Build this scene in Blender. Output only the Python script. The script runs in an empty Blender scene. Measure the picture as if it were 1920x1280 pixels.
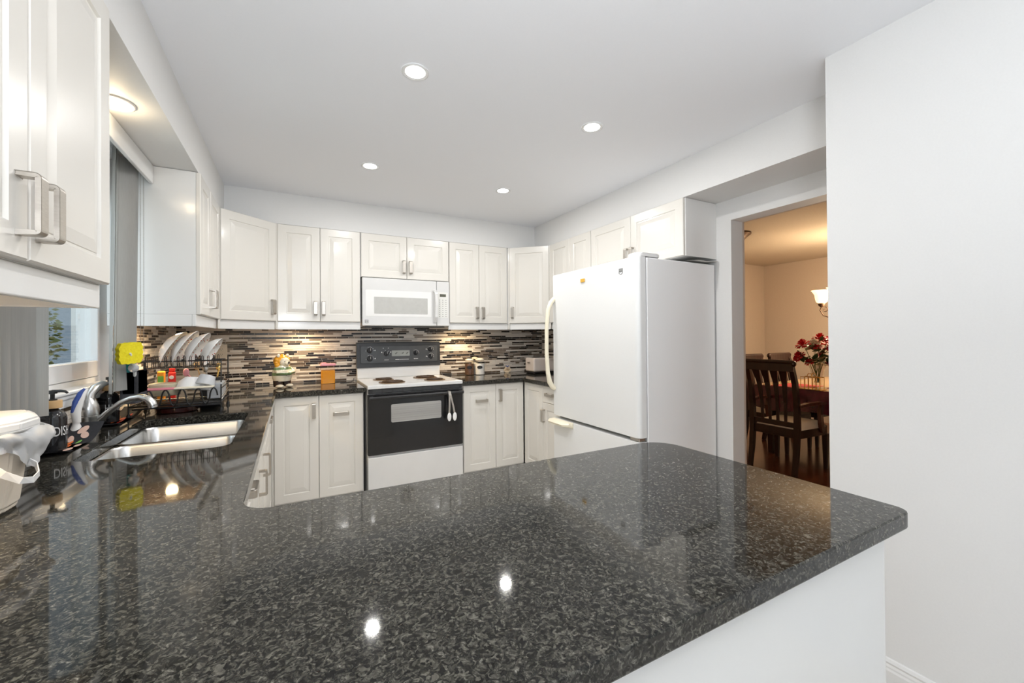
import bpy, bmesh, math, random
from mathutils import Vector, Matrix

# ------------------------------------------------------------------ camera, world, light, exposure
S = bpy.context.scene
COL = S.collection
F_PX, CY, TH, PIT, ROL, CZ = 772.06, 625.58, 0.4892, 0.0061, -0.0072, 1.298
Fv = Vector((math.sin(TH) * math.cos(PIT), math.cos(TH) * math.cos(PIT), math.sin(PIT)))
R0 = Vector((math.cos(TH), -math.sin(TH), 0.0))
U0 = R0.cross(Fv)
Rv = R0 * math.cos(ROL) + U0 * math.sin(ROL)
Uv = U0 * math.cos(ROL) - R0 * math.sin(ROL)
cam_d = bpy.data.cameras.new('camera')
cam = bpy.data.objects.new('camera', cam_d)
COL.objects.link(cam)
cam.matrix_world = Matrix(((Rv.x, Uv.x, -Fv.x, 0), (Rv.y, Uv.y, -Fv.y, 0), (Rv.z, Uv.z, -Fv.z, CZ), (0, 0, 0, 1)))
cam_d.sensor_width = 36.0
cam_d.lens = F_PX / 1920 * 36.0
cam_d.shift_y = -(640 - CY) / 1920
cam_d.clip_start = 0.02
S.camera = cam

S.view_settings.view_transform = 'Standard'
S.view_settings.look = 'None'
S.view_settings.gamma = 1
S.view_settings.use_curve_mapping = False
S.view_settings.exposure = -0.36

w = bpy.data.worlds.new('world')
S.world = w
w.use_nodes = True
bg = w.node_tree.nodes['Background']
bg.inputs[0].default_value = (0.80, 0.90, 1.0, 1)
bg.inputs[1].default_value = 1.1

def lamp(name, kind, loc, power, color=(1, 1, 1), size=0.1, size_y=None, rot=(0, 0, 0), spot=None, blend=0.5):
    d = bpy.data.lights.new(name, kind)
    d.energy = power
    d.color = color
    if kind == 'AREA':
        d.shape = 'RECTANGLE' if size_y else 'DISK'
        d.size = size
        if size_y: d.size_y = size_y
    elif kind == 'SPOT':
        d.spot_size = spot; d.spot_blend = blend; d.shadow_soft_size = size
    else:
        d.shadow_soft_size = size
    o = bpy.data.objects.new(name, d)
    COL.objects.link(o)
    o.location = loc
    o.rotation_euler = rot
    return o

HP = math.pi / 2
# daylight through the wide patio opening behind the camera and through the kitchen window
lamp('patio_daylight', 'AREA', (0.55, -3.05, 1.25), 9, (0.86, 0.93, 1.0), 2.6, 2.1, (HP, 0, 0))
lamp('window_daylight', 'AREA', (-1.05, 2.1, 1.6), 7, (0.92, 0.96, 1.0), 1.1, 0.95, (0, -HP, 0))
# added fill from ceiling height behind the camera, no known fixture
for bx in (0.45, 1.43): lamp('rear_fill', 'AREA', (bx, -0.75, 2.41), 3.0, (1.0, 0.98, 0.95), 0.09)
# added uplight behind the camera, an unseen source that brightens the ceiling
lamp('ceiling_fill', 'AREA', (-0.10, -0.55, 1.60), 62, (0.93, 0.965, 1.0), 0.6, rot=(math.pi - 0.30, 0, 0))

# ------------------------------------------------------------------ constants of the room
XL, YB, XR = -0.80, 4.0, 2.52
UL, UB, UR = -0.429, 3.63, 2.198         # faces of the upper doors / soffits
ZC, ZS, ZK = 2.422, 2.180, 0.910         # ceiling, soffit underside, counter top
WN, WNY = 1.919, 0.872                   # near white wall: face x and end y

# ------------------------------------------------------------------ materials
def mat(name, col=(0.8, 0.8, 0.8), rough=0.5, metal=0.0, coat=0.0, coat_rough=0.05, spec=0.5, trans=0.0, ior=1.45, alpha=1.0, emit=None, es=0.0, sss=0.0):
    m = bpy.data.materials.new(name)
    m.use_nodes = True
    b = m.node_tree.nodes['Principled BSDF']
    b.inputs['Base Color'].default_value = (*col, 1)
    b.inputs['Roughness'].default_value = rough
    b.inputs['Metallic'].default_value = metal
    b.inputs['Coat Weight'].default_value = coat
    b.inputs['Coat Roughness'].default_value = coat_rough
    b.inputs['Specular IOR Level'].default_value = spec
    b.inputs['Transmission Weight'].default_value = trans
    b.inputs['IOR'].default_value = ior
    b.inputs['Alpha'].default_value = alpha
    if sss:
        b.inputs['Subsurface Weight'].default_value = sss
        b.inputs['Subsurface Radius'].default_value = (0.01, 0.01, 0.01)
    if emit:
        b.inputs['Emission Color'].default_value = (*emit, 1)
        b.inputs['Emission Strength'].default_value = es
    return m

def N(m, t, **kw):
    n = m.node_tree.nodes.new(t)
    for k, v in kw.items():
        setattr(n, k, v)
    return n

def L(m, a, b):
    m.node_tree.links.new(a, b)

def ramp(m, stops, interp='LINEAR'):
    r = N(m, 'ShaderNodeValToRGB')
    r.color_ramp.interpolation = interp
    e = r.color_ramp.elements
    while len(e) < len(stops): e.new(0.5)
    for i, (p, c) in enumerate(stops):
        e[i].position = p
        e[i].color = (*c, 1)
    return r

def noise_mat(name, c1, c2, scale, rough=0.5, bump=0.0, detail=3, stretch=None, **kw):
    m = mat(name, c1, rough, **kw)
    b = m.node_tree.nodes['Principled BSDF']
    tc = N(m, 'ShaderNodeTexCoord')
    nz = N(m, 'ShaderNodeTexNoise')
    nz.inputs['Scale'].default_value = scale
    nz.inputs['Detail'].default_value = detail
    if stretch:
        mp = N(m, 'ShaderNodeMapping')
        mp.inputs['Scale'].default_value = stretch
        L(m, tc.outputs['Object'], mp.inputs[0]); L(m, mp.outputs[0], nz.inputs['Vector'])
    else:
        L(m, tc.outputs['Object'], nz.inputs['Vector'])
    r = ramp(m, [(0.3, c1), (0.7, c2)])
    L(m, nz.outputs['Fac'], r.inputs[0]); L(m, r.outputs[0], b.inputs['Base Color'])
    if bump:
        bp = N(m, 'ShaderNodeBump')
        bp.inputs['Strength'].default_value = bump
        bp.inputs['Distance'].default_value = 0.002
        L(m, nz.outputs['Fac'], bp.inputs['Height']); L(m, bp.outputs[0], b.inputs['Normal'])
    return m

M = {}
M['wall'] = noise_mat('wall paint', (0.735, 0.733, 0.725), (0.75, 0.748, 0.74), 160, 0.55, bump=0.03)
M['ceiling'] = noise_mat('ceiling paint', (0.84, 0.852, 0.885), (0.85, 0.862, 0.895), 200, 0.8, bump=0.02)
M['cab'] = noise_mat('cabinet foil', (0.765, 0.74, 0.69), (0.775, 0.75, 0.70), 3, 0.28, coat=0.35, coat_rough=0.12)
M['cab_in'] = noise_mat('cabinet underside', (0.88, 0.72, 0.57), (0.84, 0.68, 0.53), 12, 0.5)  # bare wood, pushed towards peach to stand for warm bounced light
M['panel_white'] = noise_mat('white laminate', (0.80, 0.80, 0.79), (0.815, 0.815, 0.805), 4, 0.25, coat=0.3, coat_rough=0.1)
M['pen_panel'] = noise_mat('peninsula gloss panel', (0.76, 0.755, 0.735), (0.77, 0.765, 0.745), 4, 0.22, coat=0.25, coat_rough=0.08)
M['steel'] = noise_mat('satin nickel', (0.50, 0.465, 0.42), (0.56, 0.525, 0.48), 60, 0.34, metal=1.0, stretch=(1, 1, 8))
M['steel_b'] = noise_mat('brushed stainless', (0.56, 0.56, 0.55), (0.66, 0.66, 0.65), 40, 0.27, metal=1.0, stretch=(1, 14, 14))
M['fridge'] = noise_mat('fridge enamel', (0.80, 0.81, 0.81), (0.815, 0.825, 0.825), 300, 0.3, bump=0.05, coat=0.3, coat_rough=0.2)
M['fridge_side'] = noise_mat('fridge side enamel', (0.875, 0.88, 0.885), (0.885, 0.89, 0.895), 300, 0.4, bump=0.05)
M['bisque'] = noise_mat('bisque plastic', (0.86, 0.80, 0.63), (0.88, 0.82, 0.66), 8, 0.35)
M['white'] = noise_mat('white plastic', (0.82, 0.82, 0.81), (0.84, 0.84, 0.83), 10, 0.35)
M['white_gloss'] = noise_mat('white enamel', (0.71, 0.71, 0.705), (0.73, 0.73, 0.725), 10, 0.2, coat=0.4)
M['black'] = noise_mat('black plastic', (0.014, 0.014, 0.015), (0.02, 0.02, 0.022), 30, 0.35)
M['black_gloss'] = noise_mat('black oven glass', (0.009, 0.009, 0.010), (0.012, 0.012, 0.013), 20, 0.12, coat=0.2)
M['charcoal'] = noise_mat('charcoal enamel', (0.028, 0.029, 0.031), (0.034, 0.035, 0.037), 20, 0.3, coat=0.2)
M['charcoal2'] = noise_mat('grey control panel', (0.070, 0.073, 0.076), (0.080, 0.083, 0.086), 20, 0.22, coat=0.3)
M['dark_gap'] = noise_mat('dark recess', (0.02, 0.018, 0.016), (0.03, 0.027, 0.024), 20, 0.7)
M['print_white'] = mat('white print', (0.82, 0.82, 0.82), 0.5)
M['print_grey'] = mat('grey print', (0.22, 0.22, 0.22), 0.5)
M['display'] = noise_mat('grey display', (0.36, 0.38, 0.36), (0.40, 0.42, 0.40), 15, 0.2)
M['lcd'] = noise_mat('dark display', (0.10, 0.10, 0.08), (0.13, 0.13, 0.10), 15, 0.2)
M['micro_window'] = noise_mat('microwave mesh window', (0.50, 0.50, 0.48), (0.54, 0.54, 0.52), 30, 0.15)
M['keypad'] = noise_mat('keypad panel', (0.76, 0.76, 0.73), (0.78, 0.78, 0.75), 10, 0.3)
M['vane'] = noise_mat('grey blind vane', (0.52, 0.52, 0.505), (0.58, 0.58, 0.565), 30, 0.6, stretch=(30, 30, 0.3))
M['vinyl'] = noise_mat('white vinyl frame', (0.84, 0.85, 0.86), (0.86, 0.87, 0.88), 6, 0.3)
M['alu'] = noise_mat('aluminium rail', (0.50, 0.50, 0.49), (0.56, 0.56, 0.55), 20, 0.4, metal=0.8)
M['chain'] = noise_mat('bead chain', (0.42, 0.38, 0.35), (0.5, 0.46, 0.42), 60, 0.3, metal=0.7)
M['wood_tan'] = noise_mat('bamboo', (0.62, 0.38, 0.17), (0.70, 0.46, 0.23), 25, 0.45, stretch=(1, 1, 0.3))
M['wood_dark'] = noise_mat('dark cherry wood', (0.014, 0.005, 0.004), (0.028, 0.008, 0.006), 10, 0.3, coat=0.3, coat_rough=0.1, stretch=(3, 3, 0.6))
M['wood_mid'] = noise_mat('cherry wood', (0.07, 0.024, 0.014), (0.12, 0.042, 0.024), 10, 0.25, coat=0.4, coat_rough=0.1, stretch=(3, 3, 0.6))
M['cushion'] = noise_mat('cream seat fabric', (0.76, 0.71, 0.62), (0.82, 0.77, 0.68), 90, 0.8, bump=0.2)
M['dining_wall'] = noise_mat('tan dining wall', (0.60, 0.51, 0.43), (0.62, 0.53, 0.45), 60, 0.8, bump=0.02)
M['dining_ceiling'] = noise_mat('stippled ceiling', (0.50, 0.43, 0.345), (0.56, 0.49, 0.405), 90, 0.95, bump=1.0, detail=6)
M['rose_red'] = noise_mat('red petals', (0.42, 0.004, 0.010), (0.62, 0.010, 0.018), 30, 0.5)
M['rose_cream'] = noise_mat('cream petals', (0.72, 0.60, 0.46), (0.80, 0.70, 0.56), 30, 0.5)
M['leaf'] = noise_mat('green leaf', (0.055, 0.10, 0.030), (0.11, 0.17, 0.055), 20, 0.5)
M['stem'] = noise_mat('green stem', (0.08, 0.13, 0.03), (0.12, 0.18, 0.05), 20, 0.5)
M['gold'] = noise_mat('gold wire', (0.85, 0.55, 0.16), (0.95, 0.65, 0.22), 20, 0.25, metal=1.0)
M['bronze'] = noise_mat('oil rubbed bronze', (0.05, 0.028, 0.016), (0.09, 0.05, 0.03), 30, 0.4, metal=0.7)
M['burgundy'] = noise_mat('burgundy cloth', (0.055, 0.006, 0.016), (0.16, 0.018, 0.040), 9, 0.25, bump=1.0, coat=1.0, coat_rough=0.12)
M['runner'] = noise_mat('tan table top cloth', (0.50, 0.32, 0.16), (0.60, 0.40, 0.22), 20, 0.25, coat=0.6, coat_rough=0.1)
M['placemat'] = noise_mat('red place mat', (0.38, 0.02, 0.02), (0.48, 0.03, 0.03), 60, 0.6)
M['plate'] = noise_mat('white porcelain', (0.80, 0.80, 0.79), (0.83, 0.83, 0.82), 8, 0.12, coat=0.5)
M['wire'] = noise_mat('black coated wire', (0.012, 0.012, 0.012), (0.02, 0.02, 0.02), 40, 0.35)
M['yellow'] = noise_mat('yellow sponge', (0.82, 0.68, 0.015), (0.92, 0.80, 0.03), 120, 0.9, bump=0.5)
M['teal'] = mat('teal plastic', (0.02, 0.27, 0.29), 0.35)
M['blue'] = mat('blue plastic', (0.03, 0.075, 0.32), 0.35)
M['clear_grey'] = mat('cloudy plastic', (0.72, 0.74, 0.77), 0.3, trans=0.4)
M['orange_p'] = mat('orange packet', (0.85, 0.33, 0.03), 0.4)
M['green_p'] = mat('green label', (0.18, 0.48, 0.08), 0.5)
M['red_p'] = mat('red packet', (0.70, 0.03, 0.02), 0.4)
M['pink'] = mat('pink plastic', (0.83, 0.36, 0.42), 0.35)
M['pink_board'] = mat('pink board', (0.75, 0.25, 0.32), 0.5)
M['cream_board'] = mat('cream board', (0.80, 0.74, 0.60), 0.5)
M['beige'] = mat('beige plastic', (0.55, 0.50, 0.36), 0.4)
M['bowl_white'] = mat('white bowl', (0.80, 0.80, 0.80), 0.3, sss=0.1)
M['maroon'] = mat('maroon enamel', (0.06, 0.010, 0.008), 0.15, coat=0.5)
M['juice'] = noise_mat('orange juice', (0.80, 0.31, 0.004), (0.84, 0.36, 0.006), 8, 0.15)
M['lion_orange'] = noise_mat('orange glaze', (0.78, 0.33, 0.015), (0.86, 0.42, 0.03), 12, 0.15, coat=0.6)
M['lion_cream'] = noise_mat('cream glaze', (0.80, 0.72, 0.56), (0.84, 0.77, 0.62), 12, 0.15, coat=0.6)
M['lion_green'] = noise_mat('green glaze', (0.16, 0.24, 0.10), (0.20, 0.29, 0.13), 12, 0.15, coat=0.6)
M['lion_dark'] = noise_mat('dark glaze', (0.035, 0.02, 0.016), (0.05, 0.03, 0.024), 12, 0.12, coat=0.6)
M['coffee'] = noise_mat('brown coffee powder', (0.10, 0.045, 0.02), (0.15, 0.07, 0.035), 90, 0.8)
M['sugar'] = noise_mat('white sugar', (0.80, 0.78, 0.74), (0.84, 0.82, 0.78), 90, 0.8)
M['label_black'] = mat('black label', (0.02, 0.02, 0.022), 0.5)
M['toaster'] = noise_mat('pale pink enamel', (0.74, 0.66, 0.60), (0.77, 0.69, 0.63), 8, 0.2, coat=0.4)
M['copper'] = noise_mat('copper', (0.62, 0.26, 0.14), (0.72, 0.34, 0.2), 15, 0.25, metal=1.0)
M['outlet'] = mat('almond plastic', (0.76, 0.69, 0.58), 0.4)
M['paper'] = noise_mat('white paper', (0.78, 0.78, 0.76), (0.82, 0.82, 0.80), 10, 0.8)
M['bin'] = noise_mat('beige bin plastic', (0.76, 0.68, 0.57), (0.79, 0.71, 0.60), 8, 0.45)
M['bag'] = mat('white plastic bag', (0.93, 0.94, 0.95), 0.3, sss=0.3)
M['red_tie'] = mat('red tie', (0.65, 0.06, 0.07), 0.4)
M['bottle'] = noise_mat('black glass bottle', (0.012, 0.012, 0.013), (0.018, 0.018, 0.02), 20, 0.12, coat=0.4)
M['rust'] = noise_mat('burnt coil', (0.035, 0.022, 0.014), (0.10, 0.055, 0.03), 60, 0.55)
M['drip'] = noise_mat('stained drip bowl', (0.20, 0.12, 0.06), (0.34, 0.22, 0.12), 30, 0.35, metal=0.6)
M['emit_w'] = mat('lamp diffuser', (1, 1, 1), 0.5, emit=(1.0, 0.97, 0.93), es=11)
M['emit_warm'] = mat('warm lamp diffuser', (1, 1, 1), 0.5, emit=(1.0, 0.82, 0.55), es=9)
M['shade_glow'] = mat('lit alabaster shade', (0.9, 0.8, 0.65), 0.4, emit=(1.0, 0.74, 0.42), es=2.2)
M['siding'] = noise_mat('siding in reflection blue grey', (0.30, 0.35, 0.40), (0.36, 0.41, 0.46), 3, 0.8, stretch=(1, 1, 6))  # blue grey base colour imitates the blind's reflection in the window glass
M['lawn'] = noise_mat('lawn', (0.08, 0.14, 0.04), (0.14, 0.20, 0.07), 6, 0.9)
M['yellow_leaf'] = noise_mat('shrub leaf', (0.22, 0.26, 0.09), (0.35, 0.33, 0.12), 12, 0.6)
M['badge_gold'] = mat('gold magnet', (0.72, 0.42, 0.06), 0.4)
M['onion'] = mat('garlic print', (0.72, 0.50, 0.42), 0.6)
M['carrot'] = mat('carrot print', (0.75, 0.16, 0.02), 0.6)
M['mat_dark'] = noise_mat('charcoal rubber mat', (0.05, 0.052, 0.062), (0.065, 0.067, 0.078), 60, 0.6)

def thin_glass(name, tint=(0.93, 0.96, 0.96)):
    m = bpy.data.materials.new(name)
    m.use_nodes = True
    nt = m.node_tree
    nt.nodes.remove(nt.nodes['Principled BSDF'])
    out = nt.nodes['Material Output']
    tr = N(m, 'ShaderNodeBsdfTransparent'); tr.inputs[0].default_value = (*tint, 1)
    gl = N(m, 'ShaderNodeBsdfGlossy'); gl.inputs['Roughness'].default_value = 0.02
    fr = N(m, 'ShaderNodeFresnel'); fr.inputs[0].default_value = 1.5
    gm = N(m, 'ShaderNodeNewGeometry'); inv = N(m, 'ShaderNodeMath', operation='SUBTRACT'); inv.inputs[0].default_value = 1.0
    L(m, gm.outputs['Backfacing'], inv.inputs[1])
    mu = N(m, 'ShaderNodeMath', operation='MULTIPLY'); L(m, fr.outputs[0], mu.inputs[0]); L(m, inv.outputs[0], mu.inputs[1])
    mx = N(m, 'ShaderNodeMixShader')
    L(m, mu.outputs[0], mx.inputs[0]); L(m, tr.outputs[0], mx.inputs[1]); L(m, gl.outputs[0], mx.inputs[2])
    L(m, mx.outputs[0], out.inputs[0])
    return m
M['pane'] = thin_glass('window glass')
M['juice_plastic'] = thin_glass('clear plastic', (0.97, 0.93, 0.90))
M['glass'] = thin_glass('clear glass', (0.95, 0.94, 0.92))

def granite():
    m = mat('black granite', (0.05, 0.05, 0.05), 0.045, coat=0.0, spec=0.40)
    b = m.node_tree.nodes['Principled BSDF']
    tc = N(m, 'ShaderNodeTexCoord')
    nd = N(m, 'ShaderNodeTexNoise'); nd.inputs['Scale'].default_value = 70; nd.inputs['Detail'].default_value = 2
    L(m, tc.outputs['Object'], nd.inputs['Vector'])
    mv = N(m, 'ShaderNodeMixRGB'); mv.blend_type = 'LINEAR_LIGHT'; mv.inputs[0].default_value = 0.012
    L(m, tc.outputs['Object'], mv.inputs[1]); L(m, nd.outputs['Color'], mv.inputs[2])
    def nz(sc, det, src, rough=0.6):
        n = N(m, 'ShaderNodeTexNoise'); n.inputs['Scale'].default_value = sc; n.inputs['Detail'].default_value = det; n.inputs['Roughness'].default_value = rough
        L(m, src, n.inputs['Vector']); return n
    n1 = nz(142, 5, mv.outputs[0], 0.68)
    r1 = ramp(m, [(0.37, (0.003, 0.003, 0.003)), (0.47, (0.012, 0.0115, 0.0105)), (0.53, (0.034, 0.0325, 0.027)), (0.58, (0.068, 0.0645, 0.054)), (0.64, (0.122, 0.116, 0.099)), (0.73, (0.29, 0.278, 0.245))])
    L(m, n1.outputs['Fac'], r1.inputs[0])
    v1 = N(m, 'ShaderNodeTexVoronoi'); v1.feature = 'SMOOTH_F1'; v1.inputs['Scale'].default_value = 210; v1.inputs['Smoothness'].default_value = 0.35
    L(m, mv.outputs[0], v1.inputs['Vector'])
    sx = N(m, 'ShaderNodeSeparateColor'); L(m, v1.outputs['Color'], sx.inputs[0])
    r2 = ramp(m, [(0.25, (0.003, 0.0029, 0.0028)), (0.50, (0.016, 0.0156, 0.0119)), (0.68, (0.055, 0.0526, 0.0420)), (0.9, (0.15, 0.1423, 0.1185))])
    L(m, sx.outputs[0], r2.inputs[0])
    n3 = nz(38, 3, tc.outputs['Object'])
    r3 = ramp(m, [(0.42, (0.05, 0.05, 0.05)), (0.66, (0.7, 0.7, 0.7))])
    L(m, n3.outputs['Fac'], r3.inputs[0])
    mx = N(m, 'ShaderNodeMixRGB'); L(m, r3.outputs[0], mx.inputs[0]); L(m, r1.outputs[0], mx.inputs[1]); L(m, r2.outputs[0], mx.inputs[2])
    L(m, mx.outputs[0], b.inputs['Base Color'])
    return m
M['granite'] = granite()

def wood_floor():
    m = mat('red hardwood floor', (0.2, 0.07, 0.03), 0.22, coat=0.3, coat_rough=0.1)
    b = m.node_tree.nodes['Principled BSDF']
    tc = N(m, 'ShaderNodeTexCoord')
    br = N(m, 'ShaderNodeTexBrick')
    br.inputs['Scale'].default_value = 1.0
    br.inputs['Brick Width'].default_value = 0.9
    br.inputs['Row Height'].default_value = 0.085
    br.inputs['Mortar Size'].default_value = 0.0015
    br.inputs['Color1'].default_value = (0.20, 0.060, 0.028, 1)
    br.inputs['Color2'].default_value = (0.12, 0.034, 0.016, 1)
    br.inputs['Mortar'].default_value = (0.03, 0.01, 0.006, 1)
    L(m, tc.outputs['Object'], br.inputs['Vector'])
    L(m, br.outputs['Color'], b.inputs['Base Color'])
    return m
M['hardwood'] = wood_floor()

def floor_tile():
    m = mat('beige floor tile', (0.5, 0.45, 0.38), 0.3)
    b = m.node_tree.nodes['Principled BSDF']
    tc = N(m, 'ShaderNodeTexCoord')
    br = N(m, 'ShaderNodeTexBrick')
    br.offset = 0.0
    br.inputs['Scale'].default_value = 1.0
    br.inputs['Brick Width'].default_value = 0.33
    br.inputs['Row Height'].default_value = 0.33
    br.inputs['Mortar Size'].default_value = 0.004
    br.inputs['Color1'].default_value = (0.70, 0.66, 0.60, 1)
    br.inputs['Color2'].default_value = (0.66, 0.62, 0.56, 1)
    br.inputs['Mortar'].default_value = (0.35, 0.32, 0.28, 1)
    L(m, tc.outputs['Object'], br.inputs['Vector'])
    L(m, br.outputs['Color'], b.inputs['Base Color'])
    return m
M['floor_tile'] = floor_tile()

TILES = [noise_mat('cream stone tile', (0.76, 0.70, 0.635), (0.84, 0.785, 0.725), 25, 0.45, stretch=(1, 1, 5), spec=0.3),
         noise_mat('grey stone tile', (0.54, 0.495, 0.45), (0.70, 0.65, 0.60), 25, 0.45, stretch=(1, 1, 5), spec=0.3),
         noise_mat('taupe glass tile', (0.24, 0.195, 0.16), (0.29, 0.235, 0.19), 20, 0.2, spec=0.35),
         noise_mat('brown glass tile', (0.085, 0.06, 0.042), (0.12, 0.085, 0.06), 20, 0.2, spec=0.35),
         noise_mat('black glass tile', (0.012, 0.009, 0.008), (0.022, 0.016, 0.013), 20, 0.2, spec=0.35)]
M['grout'] = noise_mat('cream grout', (0.76, 0.70, 0.62), (0.82, 0.76, 0.68), 60, 0.9)

def banded(name, zs, cols, rough=0.2):
    """horizontal colour bands of a glazed figurine (object z)"""
    m = mat(name, cols[0], rough, coat=0.5)
    b = m.node_tree.nodes['Principled BSDF']
    tc = N(m, 'ShaderNodeTexCoord'); sp = N(m, 'ShaderNodeSeparateXYZ')
    L(m, tc.outputs['Object'], sp.inputs[0])
    r = ramp(m, [(z, c) for z, c in zip(zs, cols)], 'CONSTANT')
    L(m, sp.outputs[2], r.inputs[0]); L(m, r.outputs[0], b.inputs['Base Color'])
    return m

def speckled_plate():
    m = mat('porcelain with red flower sprigs', (0.82, 0.80, 0.77), 0.12, coat=0.5)
    b = m.node_tree.nodes['Principled BSDF']
    tc = N(m, 'ShaderNodeTexCoord')
    v = N(m, 'ShaderNodeTexVoronoi'); v.inputs['Scale'].default_value = 75
    L(m, tc.outputs['Object'], v.inputs['Vector'])
    r = ramp(m, [(0.0, (1, 1, 1)), (0.28, (1, 1, 1)), (0.34, (0, 0, 0))])
    L(m, v.outputs['Distance'], r.inputs[0])
    sc = N(m, 'ShaderNodeSeparateColor'); L(m, v.outputs['Color'], sc.inputs[0])
    pick = ramp(m, [(0.0, (0, 0, 0)), (0.5, (0, 0, 0)), (0.52, (1, 1, 1))])
    L(m, sc.outputs[0], pick.inputs[0])
    mul = N(m, 'ShaderNodeMixRGB'); mul.blend_type = 'MULTIPLY'; mul.inputs[0].default_value = 1
    L(m, r.outputs[0], mul.inputs[1]); L(m, pick.outputs[0], mul.inputs[2])
    mx = N(m, 'ShaderNodeMixRGB'); mx.inputs[1].default_value = (0.83, 0.80, 0.76, 1); mx.inputs[2].default_value = (0.50, 0.12, 0.07, 1)
    L(m, mul.outputs[0], mx.inputs[0]); L(m, mx.outputs[0], b.inputs['Base Color'])
    return m
M['sprig'] = speckled_plate()

# ------------------------------------------------------------------ mesh helpers
ORG = {}      # world origin of an empty or object, so that meshes built in world space land in local space

def new(): return bmesh.new()

def box(bm, lo, hi, bevel=0.0, seg=2, mi=0):
    x0, y0, z0 = [min(a, b) for a, b in zip(lo, hi)]
    x1, y1, z1 = [max(a, b) for a, b in zip(lo, hi)]
    vs = [bm.verts.new(p) for p in ((x0, y0, z0), (x1, y0, z0), (x1, y1, z0), (x0, y1, z0), (x0, y0, z1), (x1, y0, z1), (x1, y1, z1), (x0, y1, z1))]
    fs = [bm.faces.new([vs[i] for i in q]) for q in ((3, 2, 1, 0), (4, 5, 6, 7), (0, 1, 5, 4), (1, 2, 6, 5), (2, 3, 7, 6), (3, 0, 4, 7))]
    for f in fs: f.material_index = mi
    if bevel > 0:
        es = list({e for f in fs for e in f.edges})
        r = bmesh.ops.bevel(bm, geom=es, offset=min(bevel, 0.49 * min(x1 - x0, y1 - y0, z1 - z0)), segments=seg, affect='EDGES', profile=0.5)
        for f in r['faces']: f.material_index = mi
    return vs

def frame_of(d):
    d = d.normalized()
    a = Vector((0, 0, 1)) if abs(d.z) < 0.95 else Vector((1, 0, 0))
    u = a.cross(d).normalized()
    return u, d.cross(u).normalized()

def tube(bm, pts, r, seg=10, cap=True, mi=0, closed=False):
    pts = [Vector(p) for p in pts]
    n = len(pts)
    rs = r if isinstance(r, (list, tuple)) else [r] * n
    rings = []
    pu = None
    for i, p in enumerate(pts):
        a = pts[(i - 1) % n] if (closed or i > 0) else p
        b = pts[(i + 1) % n] if (closed or i < n - 1) else p
        d = (b - a)
        if d.length < 1e-9: d = Vector((0, 0, 1))
        d.normalize()
        if pu is None:
            u, v = frame_of(d)
        else:
            u = pu - d * pu.dot(d)
            if u.length < 1e-6: u, v = frame_of(d)
            u.normalize(); v = d.cross(u)
        pu = u
        rings.append([bm.verts.new(p + (u * math.cos(2 * math.pi * k / seg) + v * math.sin(2 * math.pi * k / seg)) * rs[i]) for k in range(seg)])
    m = n if closed else n - 1
    for i in range(m):
        A, B = rings[i], rings[(i + 1) % n]
        for k in range(seg):
            f = bm.faces.new((A[k], A[(k + 1) % seg], B[(k + 1) % seg], B[k])); f.smooth = True; f.material_index = mi
    if cap and not closed:
        f = bm.faces.new(rings[0][::-1]); f.material_index = mi
        f = bm.faces.new(rings[-1]); f.material_index = mi

def lathe(bm, prof, c=(0, 0, 0), seg=24, mi=0, axis=None, caps=True, sx=1.0, sy=1.0):
    """prof: (radius, height) list; axis: Vector the profile rises along"""
    c = Vector(c)
    if axis is None: ax, u, v = Vector((0, 0, 1)), Vector((1, 0, 0)), Vector((0, 1, 0))
    else:
        ax = Vector(axis).normalized(); u, v = frame_of(ax)
    rings = []
    for r, h in prof:
        r = max(r, 1e-5)
        rings.append([bm.verts.new(c + ax * h + u * (r * sx * math.cos(2 * math.pi * k / seg)) + v * (r * sy * math.sin(2 * math.pi * k / seg))) for k in range(seg)])
    for A, B in zip(rings, rings[1:]):
        for k in range(seg):
            f = bm.faces.new((A[k], A[(k + 1) % seg], B[(k + 1) % seg], B[k])); f.smooth = True; f.material_index = mi
    if caps:
        if prof[0][0] > 1e-4: bm.faces.new(rings[0][::-1]).material_index = mi
        if prof[-1][0] > 1e-4: bm.faces.new(rings[-1]).material_index = mi

def ball(bm, c, r, mi=0, seg=16, s=(1, 1, 1)):
    n = seg // 2
    prof = [(r * math.sin(math.pi * i / n), -r * math.cos(math.pi * i / n) * s[2]) for i in range(n + 1)]
    lathe(bm, prof, c, seg, mi, caps=False, sx=s[0], sy=s[1])

def prism(bm, poly, z0, z1, mi=0, bevel=0.0):
    lo = [bm.verts.new((x, y, z0)) for x, y in poly]
    hi = [bm.verts.new((x, y, z1)) for x, y in poly]
    n = len(poly)
    fs = [bm.faces.new(lo[::-1]), bm.faces.new(hi)]
    for i in range(n):
        fs.append(bm.faces.new((lo[i], lo[(i + 1) % n], hi[(i + 1) % n], hi[i])))
    for f in fs: f.material_index = mi
    if bevel:
        es = [e for e in fs[1].edges] + [e for e in fs[0].edges]
        bmesh.ops.bevel(bm, geom=es, offset=bevel, segments=2, affect='EDGES', profile=0.5)

def rrect(x0, y0, x1, y1, r, n=6, corners=(1, 1, 1, 1)):
    pts = []
    for (cx, cy, a0, on) in ((x1 - r, y1 - r, 0, corners[0]), (x0 + r, y1 - r, HP, corners[1]), (x0 + r, y0 + r, math.pi, corners[2]), (x1 - r, y0 + r, 3 * HP, corners[3])):
        if not on:
            pts.append((cx + (r if a0 in (0, 3 * HP) else -r), cy + (r if a0 in (0, HP) else -r)))
            continue
        for i in range(n + 1):
            a = a0 + HP * i / n
            pts.append((cx + r * math.cos(a), cy + r * math.sin(a)))
    return pts

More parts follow.
